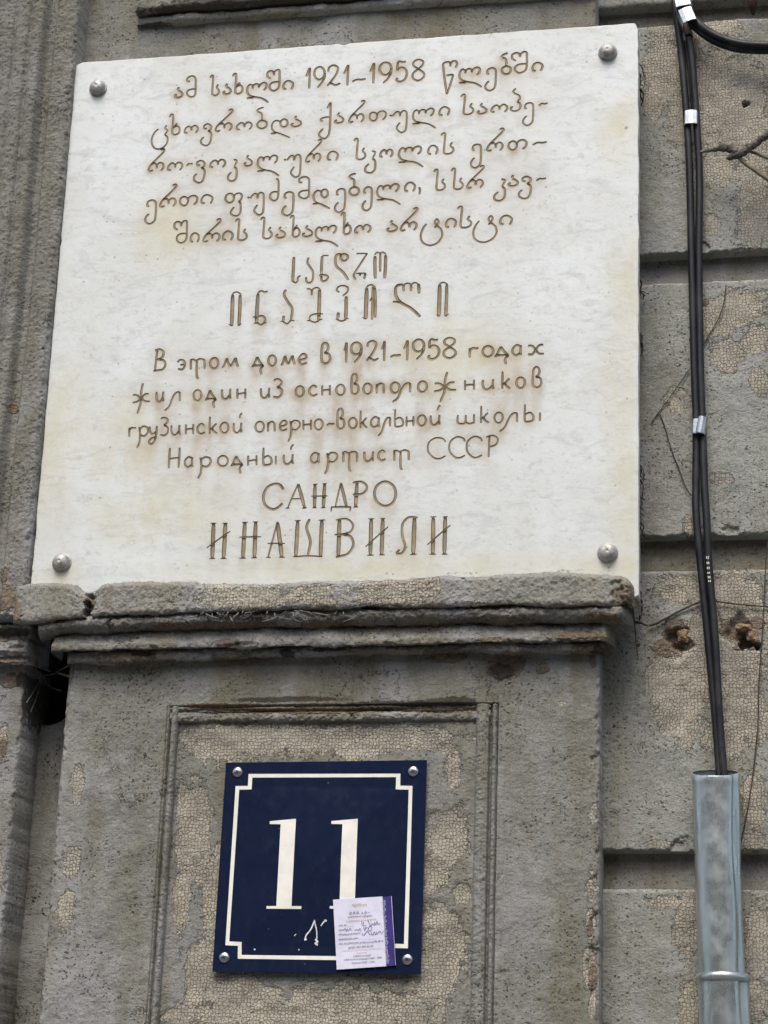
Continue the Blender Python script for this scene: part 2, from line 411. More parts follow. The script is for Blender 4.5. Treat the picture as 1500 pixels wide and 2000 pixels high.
BROWNP = [(1157, 1905, 8, 26), (1152, 1810, 6, 16), (1158, 1290, 6, 14), (600, 1383, 220, 11), (860, 1382, 90, 8), (420, 1380, 70, 7), (990, 1300, 36, 22), (870, 1285, 40, 10), (345, 1470, 5, 30),
          (480, 1292, 40, 6), (1060, 1305, 14, 10), (138, 1310, 6, 30)]
CRUSTP = [(980, 1312, 30, 18), (760, 1376, 120, 9), (880, 1370, 60, 9), (560, 1366, 120, 6)]

def sheet(name, parent, x0, x1, z0, z1, df, mat, dback, seed, step=.0014, amp=.0008, edge=.003, peel=None, brown=None, crust_shade=None, dref=None, fz=1.0, label=None, chips=None, fine=.00016):
    """a rendered surface, real relief: df(X, Z) gives the distance in front of the wall plane; rounded, worn, closed edges"""
    nx = max(4, int((x1 - x0) / step) + 1); nz = max(4, int((z1 - z0) / step) + 1)
    X, Z = np.meshgrid(np.linspace(x0, x1, nx), np.linspace(z0, z1, nz))
    D = df(X, Z) if callable(df) else np.full_like(X, df)
    base = dref if dref is not None else float(np.median(D))
    D = D + fnoise(nz, nx, step, .012, .25, 1.6, seed) * amp + fnoise(nz, nx, step, .0022, .02, 1.0, seed + 1) * fine
    if edge > 0:
        rag = fnoise(nz, nx, step, .004, .06, 1.3, seed + 2)
        e = np.minimum(np.minimum(X - x0, x1 - X), np.minimum(Z - z0, z1 - Z)) + rag * edge * .32 - edge * .25
        if chips:
            for (px, py, r) in chips:
                cx, cz = WA(px, py, base); rr = np.sqrt((X - cx) ** 2 + ((Z - cz) / 1.6) ** 2)
                e = np.minimum(e, (rr - r * PX) * .6 + rag * .0015)
        D = D - (1 - sst(0, edge, e)) ** 2 * edge * 1.1
    at = {}
    if peel: at['peel'] = blobfield(X, Z, base, peel, seed)
    if brown: at['brown'] = blobfield(X, Z, base, brown, seed)
    if crust_shade: at['crust_shade'] = blobfield(X, Z, base, crust_shade, seed)
    # closed sides
    Xs = np.pad(X, 1, 'edge'); Zs = np.pad(Z, 1, 'edge'); Ds = np.pad(D, 1, 'edge')
    Ds[0, :] = dback; Ds[-1, :] = dback; Ds[:, 0] = dback; Ds[:, -1] = dback
    at = {k: np.pad(v, 1, 'edge') for k, v in at.items()}
    o = grid_mesh(name, Xs, -Ds, Zs, mat, parent, at)
    if label: o['label'] = label
    return o

# ================================================================== THE WALL
house = thing('added_opposite_house', 'plain unseen house front across the street, added for reflections and bounce light', 'house', (0, -15, 0), kind='structure')  # out of view; added to cut the low sky and darken the enamel's reflection
def bxm(parts):
    V, F = [], []
    for x0, x1, y0, y1, z0, z1 in parts:
        b0 = len(V); V += [(x, y, z) for z in (z0, z1) for x, y in ((x0, y0), (x1, y0), (x1, y1), (x0, y1))]
        F += [tuple(b0 + i for i in q) for q in ((3, 2, 1, 0), (4, 5, 6, 7), (0, 1, 5, 4), (1, 2, 6, 5), (2, 3, 7, 6), (3, 0, 4, 7))]
    return V, F
v, f = bxm([(-30, 30, -24, -15, 0, 8.5)]); mesh_obj('wall', v, f, simple('ochre_render', (.17, .15, .12), .9, 0, .3, 1.5), house, False)
mw_ = simple('window_glass_dark', (.03, .035, .04), .1)
for fl in (1.0, 4.6):
    for k in range(-7, 8):
        v, f = bxm([(k * 3.4 - .6, k * 3.4 + .6, -15.02, -14.96, fl, fl + 2.1)]); mesh_obj('window', v, f, mw_, house, False)
v, f = bxm([(-30.2, 30.2, -24, -14.5, 8.5, 8.9)]); mesh_obj('cornice', v, f, simple('grey_cornice', (.3, .29, .27), .9), house, False)

pave = mesh_obj('pavement', [(-60, -60, 0), (60, -60, 0), (60, 1, 0), (-60, 1, 0)], [(0, 1, 2, 3)], M['pave'], None, False)  # unseen ground, added to bounce light up the wall
tag(pave, 'grey pavement along the foot of the wall, unseen, added for bounce light', kind='structure')

wall = thing('rusticated_wall', 'grey rendered wall of wide blocks parted by sunken channels, right of the marble plaque', 'wall', (X_(1400, 1000, 0), 0, 0), kind='structure')
bx0, bx1 = X_(1150, 1400, 0), X_(1500, 900, 0) + .22
def zr(px, py): return Z_(px, py, 0)
rows = [(zr(1375, 1046 - 2200), zr(1375, 2)), (zr(1375, 43), 0), (0, 0)]
blocks = [(zr(1375, 3), zr(1375, 3) + .36, []),
          (zr(1375, 493), zr(1375, 43), [(1375, 485, 9)]),
          (zr(1375, 1046), zr(1375, 549), [(1430, 1050, 12)]),
          (zr(1375, 1663), zr(1375, 1113), [(1330, 1668, 16), (1210, 1109, 7)]),
          (zr(1375, 1737) - .50, zr(1375, 1737), [])]
hole_list = [(1322, 1246, 24, .014), (1344, 1258, 12, .010), (1457, 1254, 15, .05), (1445, 1232, 32, .010), (1480, 1262, 8, .02), (1456, 203, 8, .018), (1330, 1270, 20, .008)]
def block_df(X, Z):
    D = np.zeros_like(X)
    for px, py, r, dep in hole_list:
        cx, cz = WA(px, py, 0)
        ang = np.arctan2(Z - cz, X - cx)
        rr = np.sqrt((X - cx) ** 2 + (Z - cz) ** 2) * (1 + .16 * np.sin(3 * ang + px) + .08 * np.sin(7 * ang))
        D -= dep * (1 - sst(.5, 1.1, rr / (r * PX)))
    for px, py, r, hgt in [(1203, 1578, 9, .0025), (1207, 1440, 5, -.002), (1199, 1449, 4, -.002), (1175, 1495, 3, -.002), (1183, 1497, 3, -.002), (1440, 60, 60, .006), (1370, 80, 40, .002), (1210, 1170, 40, .003)]:
        cx, cz = WA(px, py, 0)
        D += hgt * np.exp(-(((X - cx) ** 2 + (Z - cz) ** 2) / (r * PX) ** 2) ** 1.3)
    return D
for i, (z0, z1, ch) in enumerate(blocks):
    far = i in (0,)
    sheet('stone_block', wall, bx0, bx1, z0, z1, block_df, M['block'], -.03, 100 + i * 7, step=.0016 if not far else .004, amp=.0009, edge=.0035,
          peel=PEEL, brown=BROWN, dref=0.0, chips=ch)
sheet('sunken_channel', wall, bx0, bx1, blocks[-1][0] + .05, blocks[0][1] - .05, -.024, M['channel'], -.05, 160, step=.0035, amp=.0012, edge=0)

# ---- the pilaster between: shaft, sunken panel with moulded frame, ledge, upper shaft
pil = thing('pilaster', 'grey rendered pilaster with a sunken moulded panel and a crumbling ledge, carrying both plaques', 'pilaster', (X_(650, 1600, .06), 0, 0), kind='structure')
px_l, px_r = X_(105, 1650, .06), X_(1170, 1650, .06)
zt_sh, zb_sh = Z_(650, 1270, .06), Z_(650, 2000, .06) - .30
PN = dict(l=X_(308, 1650, .06), r=X_(969, 1650, .06), t=Z_(650, 1376, .06))
IN = dict(l=X_(345, 1500, .052), r=X_(925, 1600, .052), t=Z_(650, 1411, .052))
def shaft_df(X, Z):
    D = np.full_like(X, .06)
    ins = np.minimum(np.minimum(X - PN['l'], PN['r'] - X), PN['t'] - Z)
    D -= .007 * sst(-.0005, .0012, ins) + .018 * sst(.009, .014, ins)
    # flaked hollows on the right arris
    return D + .0012 * np.sin(X * 38 + 1.0)
sheet('shaft', pil, px_l, px_r, zb_sh, zt_sh, shaft_df, M['pier'], -.03, 201, step=.0015, amp=.0010, edge=.004, peel=PEELP, brown=BROWNP, crust_shade=CRUSTP, dref=.06,
      chips=[(1174, 1480, 10), (1175, 1720, 12), (1172, 1800, 14), (1172, 1880, 20), (1172, 1930, 14), (100, 1690, 8), (1176, 1600, 7)], fine=.0002)
def in_df(X, Z):
    return np.full_like(X, .0515) - .0035 * blobfield(X, Z, .052, PEELP, 0) + 0 * X
sheet('panel', pil, IN['l'] - .002, IN['r'] + .002, zb_sh, IN['t'] + .002, in_df, M['pier'], .03, 211, step=.0014, amp=.0009, edge=0, peel=PEELP, dref=.052, fine=.0002)
def mould_profile(s):
    """s: 0 at the panel side .. 1 at the shaft side; height over .05"""
    return (.0105 * np.sqrt(np.clip(1 - ((s - .33) / .30) ** 2, 0, 1)) + .0080 * np.sqrt(np.clip(1 - ((s - .84) / .11) ** 2, 0, 1))
            + .0015 * (s > .55) - .004 * np.exp(-((s - .66) / .05) ** 2) - .003 * np.exp(-((s - .99) / .02) ** 2))
def fr_r(X, Z): return .0515 + mould_profile((X - IN['r']) / (PN['r'] - IN['r'])) * (1 + .06 * np.sin(Z * 60))
def fr_l(X, Z): return .0515 + 1.05 * mould_profile((IN['l'] - X) / (IN['l'] - PN['l']))
def fr_t(X, Z):
    s = (Z - IN['t']) / (PN['t'] - IN['t'])
    return .052 + .75 * mould_profile(s) * (.75 + .25 * np.sin(X * 33 + 1))
sheet('panel_moulding', pil, IN['r'] + .0012, PN['r'] - .0002, zb_sh, PN['t'] - .001, fr_r, M['pier'], .03, 221, step=.0012, amp=.0005, edge=0, fine=.0004, chips=[(922, 1650, 12), (925, 1745, 9), (922, 1850, 11)], dref=.055)
sheet('panel_moulding', pil, PN['l'] + .0002, IN['l'] - .0012, zb_sh, PN['t'] - .001, fr_l, M['pier'], .03, 231, step=.0012, amp=.0006, edge=0, fine=.0005, dref=.055)
sheet('panel_moulding', pil, PN['l'] + .002, PN['r'] - .012, IN['t'] + .0005, PN['t'] - .0006, fr_t, M['pier'], .03, 241, step=.0012, amp=.0013, edge=.0005, fine=.0007, brown=BROWNP, crust_shade=CRUSTP, dref=.056,
      chips=[(430, 1376, 8), (545, 1396, 9), (700, 1380, 7), (850, 1376, 9)])

def loft(name, parent, pxl, pxr, rows_, dback, mat, seed, step=.0014, amp=.0011, fine=.0005, rnd=.010, peel=None, brown=None, crust_shade=None, notch=None):
    """a moulding run along the wall: rows_ = [(y control points over x, distance)], from its upper back edge down and under"""
    cps = [([c[0] for c in r[0]], [c[1] for c in r[0]], r[1]) for r in rows_]
    ymid = np.mean([np.interp(650, c[0], c[1]) for c in cps]); dm = max(c[2] for c in cps)
    xa, xb = X_(pxl, ymid, dm), X_(pxr, ymid, dm)
    nx = int((xb - xa) / step) + 1
    t = np.linspace(0, 1, nx); px = pxl + (pxr - pxl) * t; Xc = xa + (xb - xa) * t
    Zr = [WA(px, np.interp(px, c[0], c[1]), c[2])[1] for c in cps]; Dr = [np.full(nx, c[2]) for c in cps]
    Zs, Ds, = [Zr[0]], [Dr[0]]
    for i in range(len(Zr) - 1):
        L = np.mean(np.hypot(Zr[i + 1] - Zr[i], Dr[i + 1] - Dr[i])); k = max(1, int(L / step))
        for j in range(1, k + 1):
            f = j / k; Zs.append(Zr[i] * (1 - f) + Zr[i + 1] * f); Ds.append(Dr[i] * (1 - f) + Dr[i + 1] * f)
    Z = np.array(Zs); D = np.array(Ds); nz = len(Z)
    for _ in range(2):                                     # soften the arrises
        Z[1:-1] = Z[1:-1] * .5 + (Z[:-2] + Z[2:]) * .25; D[1:-1] = D[1:-1] * .5 + (D[:-2] + D[2:]) * .25
    X = np.repeat(Xc[None, :], nz, 0)
    tz, td = np.gradient(Z, axis=0), np.gradient(D, axis=0); ln = np.hypot(tz, td) + 1e-9
    n = fnoise(nz, nx, step, .010, .20, 1.5, seed) * amp + fnoise(nz, nx, step, .0022, .02, 1.0, seed + 1) * fine
    env = sst(0, 3, np.minimum(np.arange(nz), np.arange(nz)[::-1]))[:, None]
    D = D + n * (-tz / ln) * env; Z = Z + n * (td / ln) * env
    if notch:
        for (qx, wd_, dep, qy, hh) in notch:
            cx, cz = X_(qx, qy, dm), Z_(qx, qy, dm)
            g = (1 - sst(.5, 1, np.abs(X - cx + .0022 * np.sin(Z * 420)) / (wd_ * PX))) * (1 - sst(.7, 1, np.abs(Z - cz) / (hh * PX)))
            D = D - dep * g
    e = np.minimum(X - xa, xb - X)
    q = np.clip(e / rnd, 0, 1); q = np.sqrt(1 - (1 - q) ** 2)
    D = dback + (D - dback) * q
    zc = Z.mean(0, keepdims=True); Z = zc + (Z - zc) * (.72 + .28 * q)
    at = {}
    for k, v in (('peel', peel), ('brown', brown), ('crust_shade', crust_shade)):
        if v: at[k] = blobfield(X, Z, dm, v, seed)
    return grid_mesh(name, X, -D, Z, mat, parent, at, flip=True)

yt = [(0, 1146), (62, 1142), (120, 1141), (145, 1145), (160, 1158), (186, 1158), (205, 1142), (260, 1139), (300, 1138), (390, 1139), (395, 1143), (560, 1140), (780, 1133), (860, 1130), (900, 1127), (985, 1124), (1100, 1121), (1170, 1122), (1215, 1128), (1245, 1142)]
y1 = [(0, 1216), (60, 1217), (130, 1208), (300, 1200), (500, 1192), (700, 1187), (900, 1184), (1100, 1183), (1250, 1182)]
def sh(c, d): return [(x, y + d) for x, y in c]
PEELF = [(480, 1165, 95, 30), (620, 1160, 90, 22), (740, 1160, 70, 30), (820, 1152, 50, 26), (172, 1160, 18, 8), (430, 1150, 40, 20)]
BROWNF = [(15, 1180, 22, 30), (175, 1175, 12, 14), (1225, 1160, 20, 22), (30, 1200, 20, 14), (1200, 1190, 30, 6), (10, 1150, 20, 16)]
loft('fascia', pil, 14, 1243, [(sh(yt, -3), .06), (yt, .108), (sh(yt, 4), .113), (sh(y1, -8), .115), (y1, .112), (sh(y1, 1), .09)], .02, M['ledge'], 301, amp=.0010, fine=.0005, rnd=.016,
     peel=PEELF, brown=BROWNF, crust_shade=[(172, 1185, 9, 18), (1225, 1170, 10, 10)], notch=[(172, 9, .022, 1185, 40), (1205, 12, .006, 1165, 40), (392, 3, .003, 1140, 14), (640, 16, .004, 1190, 5), (500, 10, .004, 1192, 4), (780, 8, .004, 1186, 4), (905, 5, .004, 1128, 4), (1090, 12, .004, 1184, 4), (300, 7, .003, 1200, 5)])
y2 = [(0, 1248), (60, 1250), (130, 1238), (300, 1232), (500, 1226), (700, 1222), (900, 1218), (1100, 1217), (1250, 1216)]
CR1 = [(700, 1230, 260, 7), (350, 1238, 110, 7), (1050, 1222, 130, 6), (120, 1246, 40, 6)]  # darker band along the valley below the torus
loft('torus_moulding', pil, 62, 1231, [(sh(y1, -2), .07), (sh(y1, 2), .103), (sh(y1, 8), .1075), (sh(y1, 17), .106), (sh(y2, -8), .099), (y2, .088), (sh(y2, 3), .075)], .02, M['ledge'], 311, amp=.0011, fine=.0007, rnd=.014, notch=[(330, 16, .004, 1232, 5), (212, 5, .008, 1222, 20), (720, 24, .004, 1222, 4), (560, 10, .005, 1204, 6), (1150, 12, .005, 1215, 6), (865, 10, .004, 1216, 5)],
     brown=[(420, 1222, 150, 10), (260, 1235, 100, 8), (950, 1212, 100, 8), (640, 1216, 60, 8), (1180, 1205, 30, 12)], crust_shade=CR1 + [(460, 1202, 70, 10), (640, 1198, 60, 6)])
y3 = [(0, 1275), (110, 1272), (300, 1267), (500, 1264), (620, 1262), (900, 1256), (1100, 1252), (1250, 1252)]
loft('cavetto_moulding', pil, 92, 1194, [(sh(y2, -3), .065), (sh(y2, 3), .084), (sh(y2, 12), .088), (sh(y3, -10), .0945), (y3, .0935), (sh(y3, 1), .07)], .02, M['ledge'], 321, amp=.0011, fine=.0005, rnd=.010,
     brown=[(1120, 1240, 50, 10), (960, 1248, 40, 6), (290, 1272, 60, 5), (440, 1254, 30, 8), (1180, 1250, 14, 10)], crust_shade=[(480, 1256, 22, 5), (560, 1262, 18, 6)], notch=[(1105, 12, .008, 1255, 8), (455, 22, .004, 1262, 6), (300, 9, .005, 1265, 5), (760, 14, .004, 1258, 5), (900, 7, .005, 1256, 5), (1010, 20, .004, 1254, 5)])
y4 = [(0, 1300), (135, 1298), (300, 1292), (500, 1285), (620, 1281), (900, 1274), (1000, 1277), (1100, 1274), (1250, 1276)]
loft('fillet_moulding', pil, 124, 1180, [(sh(y3, -2), .055), (sh(y3, 3), .079), (sh(y3, 8), .081), (sh(y4, -5), .080), (y4, .076), (sh(y4, 1), .05)], .02, M['ledge'], 331, amp=.0013, fine=.0006, rnd=.008,
     brown=[(240, 1282, 70, 12), (1150, 1268, 40, 14), (880, 1276, 60, 8), (1000, 1280, 40, 12), (450, 1282, 40, 6)], crust_shade=[(280, 1278, 30, 5), (1170, 1270, 16, 10), (560, 1275, 14, 10), (640, 1268, 40, 5)])

zu0, zu1 = Z_(700, 1150, .05), Z_(1200, -60, .05) + .12
sheet('upper_shaft', pil, X_(120, 60, .05), X_(1163, 20, .05), zu0, zu1, .05, M['pier'], -.03, 341, step=.0022, amp=.001, edge=.003,
      brown=[(420, 70, 10, 3)], dref=.05)
ux0, ux1 = X_(266, 50, .062), X_(1160, 5, .062)
def zline(py_at_265): return Z_(266, py_at_265, .062)
for k, (ya, yb, d, m_) in enumerate([(48, 33, .064, 'ledge'), (30, -30, .078, 'channel')]):   # two stepped fillets
    sheet('upper_panel_moulding', pil, ux0, ux1, zline(ya), zline(yb), d, M[m_], .03, 351 + k * 5, step=.0022, amp=.0012, edge=.0035, crust_shade=[(700, -18, 460, 20), (400, 12, 160, 9)] if k else [(300, 44, 40, 3)], dref=d)

# ---- the projecting window surround on the left
sur = thing('window_surround', 'grey grooved vertical moulding projecting left of the marble plaque', 'moulding', (X_(30, 900, .1), 0, 0), kind='structure')
xe = X_(146, 100, .098)
def sur_df(X, Z):
    t = xe - X + .0012 * np.sin(Z * 9)
    D = np.full_like(X, .098)
    D -= .016 * sst(.034, .044, t) - .013 * sst(.050, .062, t)
    D += .004 * np.exp(-((t - .066) / .008) ** 2)
    D -= .006 * np.exp(-((t - .082) / .004) ** 2) + .010 * sst(.083, .09, t) * 0
    D -= .004 * np.exp(-((t - .108) / .003) ** 2)
    D += .010 * sst(.12, .15, t)
    return D
sheet('grooved_moulding', sur, xe - .26, xe, Z_(40, 1205, .1), Z_(100, -60, .1) + .15, sur_df, M['left'], .0, 401, step=.0015, amp=.0009, edge=.004, fine=.0004,
      peel=[(22, 790, 7, 8)], brown=[(20, 790, 12, 12), (10, 1170, 26, 30), (5, 1120, 14, 20)], dref=.098, chips=[(140, 180, 6), (118, 480, 7), (78, 960, 6)])
ya_ = [(-200, 1226), (0, 1218), (60, 1216)]; yb_ = [(-200, 1252), (0, 1246), (60, 1248)]; yc_ = [(-200, 1304), (0, 1300), (60, 1300)]
loft('side_ledge', sur, -150, 60, [(sh(ya_, -6), .05), (sh(ya_, 2), .080), (sh(ya_, 14), .074), (yb_, .066), (sh(yb_, 6), .078), (sh(yb_, 24), .082), (sh(yc_, -14), .070), (sh(yc_, -8), .074), (yc_, .070), (sh(yc_, 2), .04)],
     .0, M['ledge'], 411, amp=.0015, fine=.0007, rnd=.008, crust_shade=[(10, 1232, 50, 10), (30, 1262, 20, 5), (20, 1298, 40, 4)], brown=[(20, 1285, 40, 8), (0, 1246, 30, 5)])
sheet('side_shaft', sur, X_(-150, 1400, .05), X_(48, 1340, .05), zb_sh, Z_(20, 1292, .05), .05, M['left'], -.06, 421, step=.0018, amp=.0010, edge=.004,
      crust_shade=[(50, 1370, 8, 60), (44, 1330, 14, 20)], peel=[(4, 1450, 12, 40), (-10, 1700, 20, 60)], brown=[(20, 1330, 24, 14), (6, 1460, 8, 20)], dref=.05)  # shade on the edge beside the hollow is painted into the colour
def rec_df(X, Z):
    cx, cz = WA(95, 1322, -.03)
    D = np.full_like(X, -.03) - .13 * (1 - sst(.6, 1.05, np.sqrt(((X - cx) / .058) ** 2 + ((Z - cz) / .075) ** 2)))
    xr = X_(62, 1500, -.03)
    D -= .010 * np.exp(-((X - xr) / .004) ** 2)
    return D
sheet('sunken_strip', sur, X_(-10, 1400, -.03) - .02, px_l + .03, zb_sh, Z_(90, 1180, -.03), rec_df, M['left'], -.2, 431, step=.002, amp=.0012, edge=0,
      brown=[(66, 1400, 5, 60), (66, 1520, 5, 40), (50, 1700, 5, 60)], crust_shade=[(90, 1330, 60, 90), (62, 1430, 12, 110), (40, 1700, 8, 140)], dref=-.03)  # shade of the hollow and its groove painted into the colour

# ================================================================== THE MARBLE PLAQUE
DP = .086
pc = [W(150, 124, DP), W(1245, 46, DP), W(1246, 1167, DP), W(60, 1158, DP)]
plaque = thing('memorial_plaque', 'white marble plaque engraved in Georgian and Russian, fixed with four domed caps above the ledge', 'plaque',
               (X_(650, 1150, DP), -DP, Z_(650, 1150, DP)))
def PZ(px, py):
    x, z = WA(px, py, DP); return x, z
